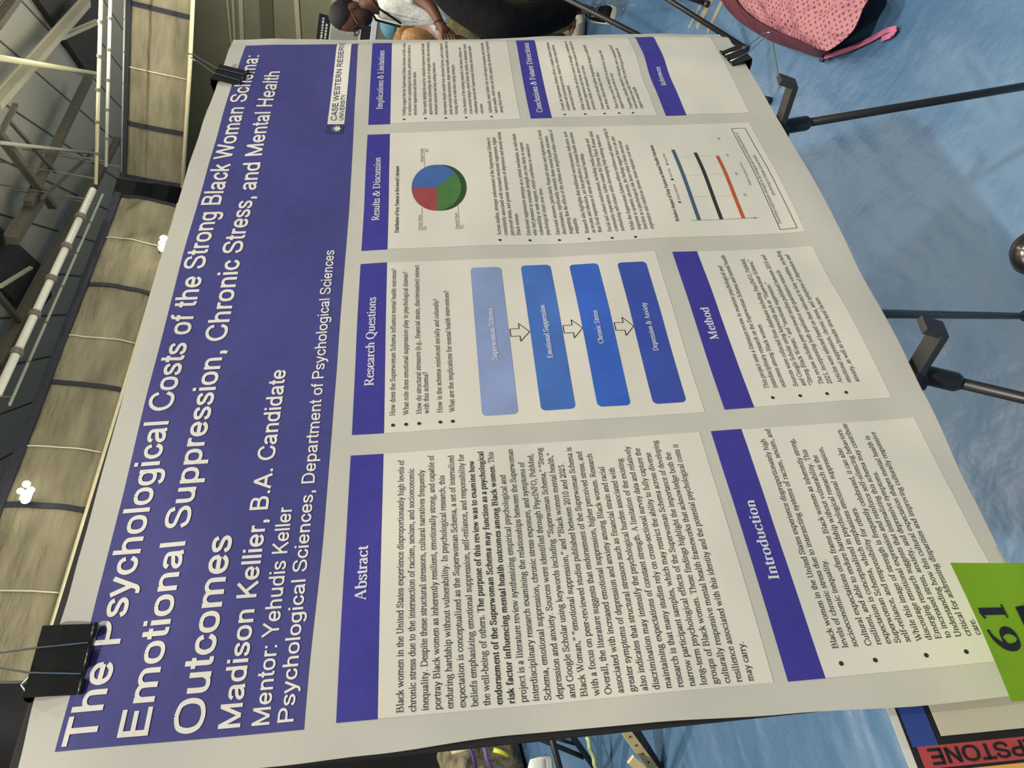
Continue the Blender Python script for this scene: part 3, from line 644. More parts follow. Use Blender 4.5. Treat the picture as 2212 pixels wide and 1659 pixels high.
# white column panels
for (s0, s1, t0, t1) in ((.0295, .2985, .297, .6490), (.0295, .2975, .697, .9000), (.3255, .5965, .297, .6625), (.3275, .5930, .7200, .8860),
                         (.6235, .8960, .297, .8865), (.9240, 1.200, .297, .5080), (.9245, 1.200, .559, .7370), (.9245, 1.200, .786, .8950)):
    patch('text_panel', s0, s1, t0, t1, paper_panel, poster, .00025)
cols = ((.0290, .2985), (.3255, .5965), (.6230, .8940), (.9225, 1.1905))
bars = [('Abstract', 0, .2616, .1337, .1905, .0158), ('Introduction', 0, .6620, .1224, .2098, .0158), ('Research Questions', 1, .2616, .3914, .5322, .0158), ('Method', 1, .6860, .4326, .4872, .0158),
        ('Results & Discussion', 2, .2616, .6867, .8315, .0152), ('Implications & Limitations', 3, .2616, .9647, 1.1545, .0152), ('Conclusions & Future Directions', 3, .5252, .9405, 1.1698, .0150), ('References', 3, .7515, 1.0153, 1.0735, .0130)]
for tx, c, t0, a, b, sz in bars:
    s0, s1 = cols[c]
    if tx == 'Method': s0, s1 = .3268, .5935
    br = patch('section_bar', s0, s1, t0, t0 + .0350, ink_bar, poster, .0004)
    mb = MB(); serif(mb, tx, a, t0 + .0222, sz, (b - a) / (width('*' + tx + '*') * sz), 5, bold=True, off=.0009); mb.obj('heading_text', ink_soft, br)
# column 1
ab = ['Black women in the United States experience disproportionately high levels of', 'chronic stress due to the intersection of racism, sexism, and socioeconomic',
 'inequality. Despite these structural stressors, cultural narratives frequently', 'portray Black women as inherently resilient, emotionally strong, and capable of',
 'enduring hardship without vulnerability. In psychological research, this', 'expectation is conceptualized as the Superwoman Schema, a set of internalized',
 'beliefs emphasizing emotional suppression, self-reliance, and responsibility for', 'the well-being of others. *The purpose of this review was to examine how*',
 '*endorsement of the Superwoman Schema may function as a psychological*', '*risk factor influencing mental health outcomes among Black women.* This',
 'project is a literature review synthesizing empirical psychological and', 'interdisciplinary research examining the relationships between the Superwoman',
 'Schema, emotional suppression, chronic stress exposure, and symptoms of', 'depression and anxiety. Sources were identified through PsycINFO, PubMed,',
 'and Google Scholar using keywords including “Superwoman Schema,” “Strong', 'Black Woman,” “emotional suppression,” and “Black women mental health,”',
 'with a focus on peer-reviewed studies published between 2010 and 2025.', 'Overall, the literature suggests that endorsement of the Superwoman Schema is',
 'associated with increased emotional suppression, higher perceived stress, and', 'greater symptoms of depression and anxiety among Black women. Research',
 'also indicates that structural stressors such as financial strain and racial', 'discrimination may intensify the psychological burden associated with',
 'maintaining expectations of constant strength. A limitation of the existing', 'research is that many studies rely on cross-sectional survey data and relatively',
 'narrow participant samples, which may restrict the ability to fully capture the', 'long-term psychological effects of the Superwoman Schema across diverse',
 'groups of Black women. These findings highlight the importance of developing', 'culturally responsive mental health frameworks that acknowledge both the',
 'resilience associated with this identity and the potential psychological costs it', 'may carry.']
block('abstract_text', [(tx, .3185 + i * (.6310 - .3185) / 29) for i, tx in enumerate(ab)], .0088, .0322, .2884, poster)
intro = ['Black women in the United States experience disproportionately high', 'levels of chronic stress due to intersecting systems of racism, sexism, and', 'socioeconomic inequality.',
 'Cultural expectations often frame Black women as inherently strong,', 'resilient, and able to endure hardship without vulnerability. This', 'expectation is conceptualized in psychological research as the', 'Superwoman Schema, which emphasizes emotional suppression,', 'self-reliance, and responsibility for others.',
 'While this image of strength is frequently celebrated, it can also', 'discourage emotional expression and reinforce self-silencing behaviors.', 'Emerging research suggests that internalizing this schema may contribute', 'to increased stress, anxiety, and depressive symptoms.',
 'Understanding how this cultural expectation shapes mental health is', 'critical for addressing disparities and improving culturally responsive', 'care.']
it = [.7188, .7282, .7376, .7508, .7602, .7696, .7790, .7884, .7998, .8090, .8182, .8274, .8375, .8467, .8559]
block('introduction_text', list(zip(intro, it)), .0084, .0537, .2826, poster, bullets=[(.0404, .7160), (.0406, .7485), (.0406, .7972), (.0402, .8350)])
# column 2
rq = ['How does the Superwoman Schema influence mental health outcomes?', 'What role does emotional suppression play in psychological distress?', 'How do structural stressors (e.g., financial strain, discrimination) interact', 'with this schema?', 'How is the schema reinforced socially and culturally?', 'What are the implications for mental health interventions?']
block('question_text', list(zip(rq, (.3085, .3236, .3384, .3468, .3620, .3760))), .0084, .3480, .5835, poster, bullets=[(.3353, t) for t in (.3066, .3212, .3358, .3596, .3736)])
me_ = ['This project uses a literature review to examine psychological and', 'interdisciplinary research on the Superwoman Schema and mental health', 'outcomes among Black women.', 'Sources were collected from databases including PsycINFO, PubMed,', 'and Google Scholar using keywords such as “Superwoman Schema,”', '“Strong Black Woman,” and “emotional suppression.”',
 'The review includes peer-reviewed studies published between 2010 and', '2025, incorporating both qualitative and quantitative research.', 'Articles were selected based on their relevance to key variables, including', 'emotional suppression, chronic stress, and symptoms of depression and', 'anxiety, as well as broader structural factors.']
block('method_text', list(zip(me_, (.7468, .7570, .7672, .7822, .7915, .8008, .8132, .8232, .8362, .8465, .8567))), .0082, .3525, .5622, poster, bullets=[(.3386, t) for t in (.7465, .7795, .8118, .8350)])
boxc = [((134, 150, 190), .3395, .5805, .4072, .4485), ((70, 110, 182), .3415, .5815, .4750, .5150), ((58, 98, 188), .3420, .5785, .5405, .5795), ((58, 78, 160), .3416, .5770, .6058, .6452)]
labs = [('Superwoman Schema', .4178, .5045, .4312), ('Emotional Suppression', .4164, .5047, .4978), ('Chronic Stress', .4340, .4885, .5630), ('Depression & Anxiety', .4201, .4995, .6290)]
for i, (c, s0, s1, t0, t1) in enumerate(boxc):
    fb = patch('flow_box', s0, s1, t0, t1, mat('flow_blue_%s' % 'abcd'[i], c, .5, noise_amt=.12, noise_scale=14), poster, .0005, rnd=.006)
    tx, a, b, t = labs[i]; mb = MB(); serif(mb, tx, a, t, .0098, (b - a) / (width(tx) * 1.08 * .0098), 4, bold=True, off=.001); mb.obj('box_label', ink_soft, fb)
def polyline(mb, pts, wd, off=.0007, fn=None):
    f = fn or (lambda s, t: S(s, t, off))
    for (x0, y0), (x1, y1) in zip(pts, pts[1:]):
        L = math.hypot(x1 - x0, y1 - y0) or 1; nx, ny = -(y1 - y0) / L * wd / 2, (x1 - x0) / L * wd / 2; n = max(1, int(L / .01))
        for k in range(n):
            a = (lerp(x0, x1, k / n), lerp(y0, y1, k / n)); b = (lerp(x0, x1, (k + 1) / n), lerp(y0, y1, (k + 1) / n))
            mb.add([f(a[0] - nx, a[1] - ny), f(b[0] - nx, b[1] - ny), f(b[0] + nx, b[1] + ny), f(a[0] + nx, a[1] + ny)], [(0, 1, 2, 3)])
for t0 in (.4500, .5165, .5815):
    c = .4605; mb = MB()
    polyline(mb, [(c - .0062, t0), (c + .0062, t0), (c + .0062, t0 + .0115), (c + .0150, t0 + .0115), (c, t0 + .0240), (c - .0150, t0 + .0115), (c - .0062, t0 + .0115), (c - .0062, t0)], .0009)
    mb.obj('flow_arrow', ink_black, poster)
# column 3
rs = ['Across studies, stronger endorsement of the Superwoman Schema is', 'consistently associated with increased emotional suppression, higher', 'perceived stress, and greater symptoms of depression and anxiety among', 'Black women.',
 'Emotional suppression emerges as a central mechanism, as individuals', 'who feel pressure to maintain strength are less likely to express', 'vulnerability or seek support, which contributes to cumulative', 'psychological strain over time.',
 'Structural stressors, particularly financial strain and experiences of racial', 'discrimination, significantly intensify these mental health outcomes,', 'suggesting that the effects of the schema are amplified within contexts of', 'inequality.',
 'Research also highlights that traditional socioeconomic indicators, such', 'as income and education, are less predictive of mental health outcomes', 'than lived experiences of stress and financial hardship.',
 'Social and cultural reinforcement, including media portrayals and', 'community expectations, further sustain the Strong Black Woman ideal,', 'normalizing self-reliance while discouraging help-seeking behaviors.',
 'While the Superwoman Schema reflects resilience and adaptive coping in', 'response to systemic adversity, the findings suggest that it can also', 'function as a psychological risk factor when it limits emotional', 'expression and reinforces chronic stress exposure over time.']
st_ = [.4535, .4950, .5365, .5780, .6105, .6435]; cnt = [4, 4, 4, 3, 3, 4]
ts = [a + j * .0091 for a, n in zip(st_, cnt) for j in range(n)]
block('results_text', list(zip(rs, ts)), .0080, .6430, .8712, poster, q=2, bullets=[(.6335 - i * .001, t) for i, t in enumerate((.4512, .4930, .5344, .5760, .6087, .6416))])
mb = MB(); tx = '*Distribution of Key Themes in Reviewed Literature*'; serif(mb, tx, .6572, .3112, .0076, (.8090 - .6572) / (width(tx) * .0076), 2)
mb.obj('chart_title', ink_black, poster); mb = MB()
tx = '*Relative Impact of Key Factors on Mental Health Outcomes*'; serif(mb, tx, .6560, .7105, .0076, (.8390 - .6560) / (width(tx) * .0076), 2)
mb.obj('chart_title', ink_black, poster)
pie = MB(); pc = (.7555, .3668); prx, pry, ph = .0530, .0367, .0078
n = 48
pie.add([S(pc[0] + prx * math.sin(math.radians(90 + 180 * i / 24)), pc[1] - pry * math.cos(math.radians(90 + 180 * i / 24)) + h_, .0005) for h_ in (0, ph) for i in range(25)], [(i, i + 1, 26 + i, 25 + i) for i in range(24)])
pie = pie.obj('pie_chart', mat('pie_side_green', (40, 72, 40), .6), poster)
for nm, a0, a1, c in (('blue', 0, 142, (66, 98, 158)), ('green', 142, 270, (70, 112, 62)), ('red', 270, 360, (150, 68, 68))):
    k = int((a1 - a0) / 5); mb = MB()
    mb.add([S(pc[0] + prx * f * math.sin(math.radians(lerp(a0, a1, i / k))), pc[1] - pry * f * math.cos(math.radians(lerp(a0, a1, i / k))), .0008) for f in (.02, .25, .5, .75, 1) for i in range(k + 1)],
           [(j * (k + 1) + i, j * (k + 1) + i + 1, (j + 1) * (k + 1) + i + 1, (j + 1) * (k + 1) + i) for j in range(4) for i in range(k)])
    tag(mb.obj('pie_slice', mat('pie_' + nm, c, .6, noise_amt=.08, noise_scale=60), pie), nm + ' pie slice', None)
for tx, s0, s1, t in (('Chronic Stress', .6600, .6945, .3425), ('25%', .6600, .6690, .3500), ('Financial Strain', .6590, .6960, .3945), ('35%', .6590, .6680, .4020), ('Mental Health', .8170, .8520, .3480), ('40%', .8410, .8510, .3560)):
    mb = MB(); serif(mb, tx, s0, t, .0060, (s1 - s0) / (width(tx) * .0060), 2); mb.obj('pie_label', ink_grey, pie)
for a, b, t in ((.6590, .7110, .3443), (.6590, .7125, .3963), (.7980, .8530, .3500)):
    mb = MB(); polyline(mb, [(a, t), (b, t)], .0005); mb.obj('leader_line', ink_grey, pie)
ch = MB(); polyline(ch, [(.6570, .7285), (.6574, .8280)], .0007)
ax_ = MB()
for x, n_ in ((.8522, '80'), (.8050, '60'), (.7554, '40'), (.7074, '20'), (.6588, '0')): serif(ax_, n_, x - .003, .8245, .0062, 1, 2)
for tx, s0, t in (('Emotional Suppression', .7010, .7222), ('Chronic Stress', .7530, .7228), ('Financial Strain', .7905, .7240), ('Relative Importance Score', .7285, .8385)):
    serif(ax_, tx, s0, t, .0052, .75 if 'Rel' not in tx else 1.0, 2)
ch = ch.obj('bar_chart', ink_grey, poster); ax_.obj('chart_labels', ink_grey, ch)
for s_ in (.7074, .7554, .8050):
    mb = MB(); polyline(mb, [(s_, .7340), (s_, .8130)], .0002); mb.obj('grid_line', ink_grey, ch)
for nm, s1, t0, c in (('teal', .8250, .7375, (62, 92, 108)), ('black', .8145, .7708, (46, 48, 50)), ('orange', .8036, .8033, (180, 88, 52))):
    tag(patch('chart_bar', .6570, s1, t0, t0 + .0053, mat('chart_' + nm, c, .6), ch, .0006), nm + ' chart bar', None)
for x, t, c in ((.6967, .7202, 'teal'), (.7492, .7212, 'black'), (.7872, .7222, 'orange')):
    patch('legend_key', x - .0022, x + .0015, t - .0018, t + .0022, MATS['chart_' + c], ch, .0006)
cb = MB(); polyline(cb, [(.6310, .8522), (.8803, .8515), (.8803, .8745), (.6318, .8772), (.6310, .8522)], .0008); cb = cb.obj('caption_box', ink_black, poster)
mb = MB()
for tx, s0, s1, t in (('Emotional suppression emerged as the strongest and most consistent predictor of', .6430, .8690, .8580), ('psychological distress across studies.', .7040, .8060, .8672)):
    serif(mb, tx, s0, t, .0072, (s1 - s0) / (width(tx) * .0072), 2)
mb.obj('caption_text', ink_grey, cb)
# column 4
im = ['Findings suggest that the Superwoman Schema functions as both a source', 'of resilience and a psychological risk factor, particularly in relation to', 'emotional suppression and chronic stress.',
 'These results highlight the need for culturally responsive mental health', 'approaches that acknowledge the role of strength while also encouraging', 'emotional expression and help-seeking behaviors.',
 'Interventions should consider how structural factors, such as financial', 'strain and racial discrimination, shape mental health outcomes rather than', 'focusing solely on individual coping strategies.',
 'A key limitation of the existing research is the heavy reliance on', 'cross-sectional designs, which limits the ability to understand causal', 'relationships between the Superwoman Schema and mental health', 'outcomes.',
 'Additionally, many studies rely on self-report measures and relatively', 'narrow samples, which may not fully capture the diversity of experiences', 'among Black women.']
ts = [a + j * .0091 for a, n in zip((.3210, .3552, .3885, .4215, .4632), (3, 3, 3, 4, 3)) for j in range(n)]
block('implications_text', list(zip(im, ts)), .0078, .9446, 1.1830, poster, q=2, bullets=[(.9340, t) for t in (.3190, .3535, .3866, .4199, .4616)])
co = ['Overall, the Superwoman Schema reflects a complex balance between', 'resilience and psychological strain, shaped by cultural expectations', 'and structural inequities.',
 'While it has historically served as a source of strength, it contributes to', 'emotional suppression and chronic stress when women are expected to', 'prioritize family and community over time.',
 'Future research should explore longitudinal designs to understand', 'how these effects develop over time.', 'There is also a need for research on protective factors that', 'support wellness and access to care.',
 'Expanding culturally responsive therapies and community-based', 'interventions may help reduce the psychological burden and', 'support mental health.']
ts = [a + j * .0089 for a, n in zip((.5846, .6186, .6512, .6757, .6993), (3, 3, 2, 2, 3)) for j in range(n)]
block('conclusion_text', list(zip(co, ts)), .0076, .9448, 1.1700, poster, q=2, bullets=[(.9322, t) for t in (.5827, .6167, .6494, .6740, .6974)])

# ------------------------------------------------------------------ board, clips, easel
foam = mat('black_foam_board', (34, 32, 31), .75, noise_amt=.15, noise_scale=40)
def plate(s0, s1, t0, t1, z0, z1): return [PW(s, t, z) for z in (z0, z1) for s, t in ((s0, t0), (s1, t0), (s1, t1), (s0, t1))]
BOXF = [(3, 2, 1, 0), (4, 5, 6, 7), (0, 1, 5, 4), (1, 2, 6, 5), (2, 3, 7, 6), (3, 0, 4, 7)]
tag(MB().add([PW(a_, b_, z_) for z_ in (.0065, .0145) for a_, b_ in ((-.002, -.0065), (1.160, .003), (1.160, .9335), (.0065, .9140))], BOXF).obj('foam_board', foam, bevel=.0008), 'black foam board standing on the easel behind the white research poster', 'board')
steelw = mat('bright_wire', (205, 205, 200), .2, metal=1)
clipm = mat('black_clip_steel', (26, 26, 27), .35, spec=.5)
def clip(s, t, ang, wd, fr, back, label, hb=1.0, lift=0.):
    """binder clip gripping the board: ang turns it in the plane; fr reaches over the paper, back stands beyond the edge"""
    t0 = thing('binder_clip', PW(s, t, .004), label, 'clip', None)
    ca, sa = math.cos(ang), math.sin(ang); zf = relief(s, t + fr * ca) + .0015
    def L(x, y, z): # x along edge, y outwards from the edge, z towards the viewer
        return PW(s + x * ca - y * sa, t - (x * sa + y * ca), -z)
    body = MB()
    prof = [(-fr, zf), (-fr * .3, zf + .006), (back, zf + .009), (back + .003, 0), (back, -.026), (-fr, -.0165)]
    th = .0012
    for (y0, z0), (y1, z1) in zip(prof, prof[1:]):
        body.add([L(-wd / 2, y0, z0), L(wd / 2, y0, z0), L(wd / 2, y1, z1), L(-wd / 2, y1, z1), L(-wd / 2, y0, z0 - th), L(wd / 2, y0, z0 - th), L(wd / 2, y1, z1 - th), L(-wd / 2, y1, z1 - th)], BOXF)
    body.obj('clip_body', clipm, t0)
    for xa, xb in ((-wd / 2, -wd * .30), (-wd * .13, wd * .13), (wd * .30, wd / 2)):
        MB().tube([L(xa, -fr, zf + .0012), L(xb, -fr, zf + .0012)], .0022, 8).obj('clip_lip', clipm, t0, True)
    for side in (1, -1):
        z0 = zf + .001 if side > 0 else -.0175
        zb = zf + .0105 if side > 0 else -.028
        tl = hb * (.020 if side > 0 else -.030)
        pts = [(-wd * .22, -fr * .92, z0), (-wd * .17, back, zb), (-wd * .10, back + .022, zb + tl), (-wd * .13, back + .032, zb + tl * 1.4), (0, back + .040, zb + tl * 1.6), (wd * .13, back + .032, zb + tl * 1.4), (wd * .10, back + .022, zb + tl), (wd * .17, back, zb), (wd * .22, -fr * .92, z0)]
        MB().tube([L(*p) for p in pts], .0010, 8).obj('wire_handle', steelw, t0, True)
clip(.1010, .0020, .03, .062, .037, .006, 'large black binder clip over the poster edge at the start of the title', hb=.5)
clip(1.0790, .0040, -.20, .046, .044, .004, 'black binder clip with two wire handles at the end of the title', hb=.8)
clip(1.0980, .9310, math.pi + .20, .050, .030, .006, 'black binder clip on the poster bottom edge near the pink bag', hb=.9)
ez = thing('display_easel', PW(.65, .96, .03), 'black metal tripod easel carrying the research poster', 'easel')
blk = mat('black_easel_metal', (30, 30, 33), .4, spec=.5, noise_amt=.1)
def ground(a, b):  # carry a line on to the floor
    d = b - a; return a + d * ((0.0 - a.z) / d.z)
zL = .028
for (sa, ta, sb, tb) in ((.9195, .9595, 1.0175, 1.4525), (.3825, .9570, .3345, 1.0730)):
    a, b = PW(sa, ta, zL), PW(sb, tb, zL); d = (a - b).normalized()
    top = PW(.655, .08, zL); g = ground(a, b)
    leg = MB().tube([g + V((0, 0, .012)), a], .0072, 12).tube([a, lerp(a, top, .97)], .0095, 12).obj('leg', blk, ez, True)
    MB().tube([a - d * .052, a - d * .046, a - d * .002, a + d * .006], [.009, .0125, .0125, .010], 12).obj('collar', blk, leg, True)
    MB().lathe([(.010, 0), (.013, .004), (.012, .02), (.008, .024)], g, (0, 0, 1), 12).obj('rubber_foot', blk, leg, True)
a, b = PW(.510, .956, .03), PW(.530, 1.183, .03); g = on_z(2330, 602, 0) + V((0, .12, 0))
mid = MB().tube([g + V((0, 0, .012)), PW(.505, .90, .045), PW(.655, .08, .05)], .0072, 12).obj('leg', blk, ez, True)
MB().lathe([(.010, 0), (.013, .004), (.012, .02), (.008, .024)], g, (0, 0, 1), 12).obj('rubber_foot', blk, mid, True)
MB().box(PW(.655, .08, .066), (.06, .04, .06)).obj('head', blk, ez, bevel=.006)
for s_, t_, dirx in ((.905, .946, .012), (.372, .943, .012)):
    h_ = MB()
    p0, p1 = PW(s_, t_, .03), PW(s_ + dirx, t_ + .004, -.052)
    h_.beam(p0, p1, .024, .010, up=(0, LY, LZ))
    p2 = p1 + V((.004, 0, .026)); h_.beam(p1 - V((0, 0, .004)), p2, .022, .009, up=NV)
    h_.tube([PW(s_, t_ + .016, .030), PW(s_, t_ - .002, .030)], .014, 12)
    h_.obj('hook', mat('dark_plastic', (52, 51, 50), .45), ez, bevel=.001)

# ------------------------------------------------------------------ capstone card, green number sheet, clip
def CW_(s, t, z=.0205): return PW(s, t, z)
card = thing('capstone_card', CW_(.03, 1.03), 'white-bordered card with blue and red bands, behind the poster lower left corner', 'card')
def cpatch(name, s0, s1, t0, t1, mt, z, parent=card):
    return MB().add([CW_(s0, t0, z), CW_(s1, t0, z), CW_(s1, t1, z), CW_(s0, t1, z), CW_(s0, t0, z + .0004), CW_(s1, t0, z + .0004), CW_(s1, t1, z + .0004), CW_(s0, t1, z + .0004)], BOXF).obj(name, mt, parent)
z0 = .0205
white_card = mat('white_card', (208, 206, 198), .5)
cpatch('card_sheet', -.105, .085, .7530, 1.034, white_card, z0 + .001)
cpatch('black_frame', -.098, .078, .7600, 1.027, mat('card_black', (30, 29, 32), .6), z0 + .0002)
cpatch('blue_band', -.030, .078, .7625, .7860, mat('card_blue', (50, 70, 140), .55), z0 - .0004)
cpatch('cream_sheet', -.0235, .072, .7912, 1.020, mat('cream_paper', (198, 190, 170), .55), z0 - .0012)
rb = cpatch('red_band', -.0475, -.0300, .7660, .985, mat('card_red', (168, 66, 70), .55, noise_amt=.1, noise_scale=80), z0 - .0004)
cpatch('orange_band', -.0720, -.0500, .7660, .985, mat('card_orange', (212, 156, 84), .55), z0 - .0004)
mb = MB(); sans(mb, 'CAPSTONE', 0, .1180, 0, .0125, .030, fn=lambda x, y: CW_(-.0325 + y, .8915 - x, z0 - .0009)); mb.obj('band_lettering', mat('card_black', (30, 29, 32), .6), rb)
gm = mat('fluorescent_green_paper', (158, 208, 44), .55, trans=.4, noise_amt=.05, noise_scale=30)
gs = thing('number_sheet', PW(.06, .93, -.015), 'bright green paper sheet numbered 61 held at the poster lower left corner', 'sheet')
def gp(a, b, off=0.):  # a across, b down; upper edge stands off the poster
    s = lerp(.1054, -.0145, a) + .009 * b; t = lerp(.8225, .990, b) + lerp(0, -.0055, a)
    return PW(s, t, -(.006 + .048 * (1 - b) ** 1.2 + .002 * math.sin(a * 3.1) + off))
vs, fs = grid(lambda a, b: gp(a, b), 14, 14)
MB().add(vs, fs).obj('green_paper', gm, gs, True)
mb = MB()
def gfn(s, t): return gp((.1054 + .0023 - s) / .1199, (t - .8225) / .1675, .0006)
serif(mb, '61', .0260, .8600, .046, .96, 6, fn=gfn, bold=True); mb.obj('number_text', mat('black_ink', (46, 45, 48)), gs)
ck = thing('binder_clip', PW(.07, .95, -.02), 'black binder clip half out of frame over the green number sheet', 'clip')
def cg(a, b, z): return gp(a, b, .001 + z)
mb = MB()
pr = [(.315, .001), (.45, .008), (.58, .014), (.9, .014)]
for (b0, q0), (b1, q1) in zip(pr, pr[1:]):
    for zz in (0,):
        mb.add([cg(.36, b0, q0), cg(.60, b0, q0), cg(.60, b1, q1), cg(.36, b1, q1), cg(.36, b0, q0 - .002), cg(.60, b0, q0 - .002), cg(.60, b1, q1 - .002), cg(.36, b1, q1 - .002)], BOXF)
mb.obj('clip_body', clipm, ck)
MB().tube([cg(.42, .37, .006), cg(.44, .60, .022), cg(.46, .85, .03), cg(.50, .85, .03), cg(.52, .60, .022), cg(.54, .37, .006)], .0011, 8).obj('wire_handle', steelw, ck, True)

# ------------------------------------------------------------------ people
def skin_mesh(nodes, edges, sub=2):
    """nodes: list of (point, radius); root is node 0"""
    me = bpy.data.meshes.new('limb'); me.from_pydata([tuple(p) for p, r in nodes], edges, [])
    o = bpy.data.objects.new('limb', me); COL.objects.link(o)
    o.modifiers.new('k', 'SKIN'); sm = o.modifiers.new('s', 'SUBSURF'); sm.levels = sub; sm.render_levels = sub
    for i, (p, r) in enumerate(nodes):
        d = me.skin_vertices[0].data[i]; d.radius = (r, r) if not isinstance(r, tuple) else r; d.use_root = (i == 0)
    bpy.context.view_layer.update()
    ev = o.evaluated_get(bpy.context.evaluated_depsgraph_get()); out = bpy.data.meshes.new_from_object(ev)
    bpy.data.objects.remove(o); bpy.data.meshes.remove(me)
    for p in out.polygons: p.use_smooth = True
    return out
def chain_mesh(chains, sub=2):
    nodes = []; edges = []; idx = {}
    for ch_ in chains:
        prev = None
        for p, r in ch_:
            key = tuple(round(x, 5) for x in p)
            if key not in idx: idx[key] = len(nodes); nodes.append((p, r))
            if prev is not None: edges.append((prev, idx[key]))
            prev = idx[key]
    return skin_mesh(nodes, edges, sub)
def head_shape(mb, c, fwd, up, s=1.0):
    """skull with brow, nose, jaw; fwd and up give where the face points"""
    f = V(fwd).normalized(); u = V(up); u = (u - f * u.dot(f)).normalized(); r = f.cross(u)
    rot = Matrix((r, f, u)).transposed()
    def fn(p):
        x, y, z = p
        k = z / (.118 * s)
        if k < 0:
            x *= 1 - .30 * min(1, -k); y = y * (1 - .22 * min(1, -k)) + .012 * s * min(1, -k) * (1 if y > 0 else .2)
        if y > 0:
            y *= .96
            if abs(x) < .022 * s and -.42 < k < .12: y += .024 * s * (1 - abs(x) / (.022 * s)) * (1 - abs((k + .26) / .38))     # nose
            if .12 < k < .3: y += .006 * s                                               # brow
            if abs(x) < .03 * s and -.68 < k < -.5: y += .006 * s
            if 0.0 < k < .12 and .015 * s < abs(x) < .05 * s: y -= .008 * s               # eye sockets
        return V((x, y, z))
    mb.ell(c, (.075 * s, .096 * s, .118 * s), rot, 40, 30, fn)
    for sd in (-1, 1):
        mb.ell(V(c) + rot @ V((sd * .075 * s, -.008 * s, -.008 * s)), (.010 * s, .020 * s, .032 * s), rot, 10, 8)
    return rot
def hand(palm, d, n, side, r=.0085, ln_=.17, curl=.5):
    """palm with four unequal fingers and a thumb; d points along the fingers, n out of the back of the hand"""
    d = V(d).normalized(); n = V(n); n = (n - d * n.dot(d)).normalized(); x = d.cross(n) * side; ch = []
    p0 = V(palm)
    for k, (off, L) in enumerate(((-.030, .065), (-.010, .078), (.011, .072), (.030, .056))):
        b = p0 + d * .045 + x * off; pts = [(p0, .024), (p0 + d * .022 + x * off * .75, .015), (b, r * 1.15)]; cur = b; dd = d.copy()
        for j in range(3):
            dd = (dd - n * curl * .55).normalized(); cur = cur + dd * L / 3; pts.append((cur.copy(), r * (1 - .12 * j)))
        ch.append(pts)
    t1 = p0 - x * .034 + d * .005; t2 = t1 - x * .022 + d * .026 - n * .012; t3 = t2 + d * .028 - n * .010
    ch.append([(p0, .024), (t1, .0125), (t2, .0105), (t3, .0085)])
    return ch
brown = mat('brown_skin', (104, 66, 50), .5, noise_amt=.08, noise_scale=20)
fair = mat('fair_skin', (196, 150, 122), .5, noise_amt=.06, noise_scale=20)
black_hair = mat('black_hair', (26, 22, 22), .7, noise_amt=.3, noise_scale=90, bump=.004, bump_scale=120)
white_cloth = mat('white_shirt_cloth', (236, 233, 220), .8, noise_amt=.08, noise_scale=6, bump=.02, bump_scale=9)
khaki = mat('khaki_cloth', (122, 112, 72), .85, noise_amt=.15, noise_scale=12, bump=.02, bump_scale=16)
black_cloth = mat('black_cloth', (13, 13, 14), .9, spec=.2, noise_amt=.3, noise_scale=18, bump=.012, bump_scale=14)
LEFT = V((-.79, .60, 0)).normalized(); TOV = V((-.6, -.79, 0)).normalized()   # towards the photo's left, and towards the camera
# man in white
K = 4.5
hc = far(757, 34, K); neck = far(800, 6, K); chest = far(852, -8, K); belly = far(930, -6, K); pel = far(1005, 2, K)
mp_ = on_z(1372, 4, 0)
man = thing('person', (pel.x, pel.y, 0), 'dark-haired bearded man in white shirt bending to look down, beyond the poster right edge', 'person')
fdir = (LEFT * .80 + V((0, 0, -.62)) + TOV * .1)
body = MB(); rot = head_shape(body, hc, fdir, V((0, 0, 1)) + LEFT * .4, 1.0)
shL, shR = chest + TOV * .19 + V((0, 0, .05)), chest - TOV * .19 + V((0, 0, .05))
elL = far(930, 12, K - .22); haL = far(958, 66, K - .25); elR = far(940, 30, K + .25); haR = far(985, 78, K + .22)
hpL, hpR = pel + TOV * .1, pel - TOV * .1
knL, knR = hpL + V((0, 0, -.42)) + LEFT * .05, hpR + V((0, 0, -.42)) + LEFT * .07
anL, anR = V((hpL.x, hpL.y, .09)), V((hpR.x, hpR.y, .09))
chains = [[(pel, .13), (belly, .13), (chest, .15), (neck, .062), (lerp(neck, hc, .6), .058)],
          [(chest, .15), (shL, .062), (elL, .042), (lerp(elL, haL, .85), .029), (haL, .024)], [(chest, .15), (shR, .062), (elR, .042), (lerp(elR, haR, .85), .029), (haR, .024)],
          [(pel, .13), (hpL, .1), (knL, .065), (anL, .042), (anL + LEFT * .14 - V((0, 0, .05)), .03)], [(pel, .13), (hpR, .1), (knR, .065), (anR, .042), (anR + LEFT * .14 - V((0, 0, .05)), .03)]]
chains += hand(haL, haL - elL, TOV, 1) + hand(haR, haR - elR, -TOV, -1)
lm = chain_mesh(chains, 1)
body.add([v.co for v in lm.vertices], [tuple(p.vertices) for p in lm.polygons])
body.obj('body', brown, man, True)
HF = rot @ V((0, 1, 0)); HU = rot @ V((0, 0, 1)); HR = rot @ V((1, 0, 0))
def cap_fn(p): return p
mb = MB(); mb.ell(hc - HF * .018 + HU * .028, (.082, .094, .105), rot, 30, 20, lambda p: p if p.z > -.03 or p.y < -.03 else V((p.x * .7, min(p.y, -.01), p.z * .6))); mb.obj('hair', black_hair, man, True)
mb = MB(); mb.ell(hc + HF * .030 - HU * .082, (.064, .062, .050), rot, 24, 16); mb.obj('beard', black_hair, man, True)
gl = MB()
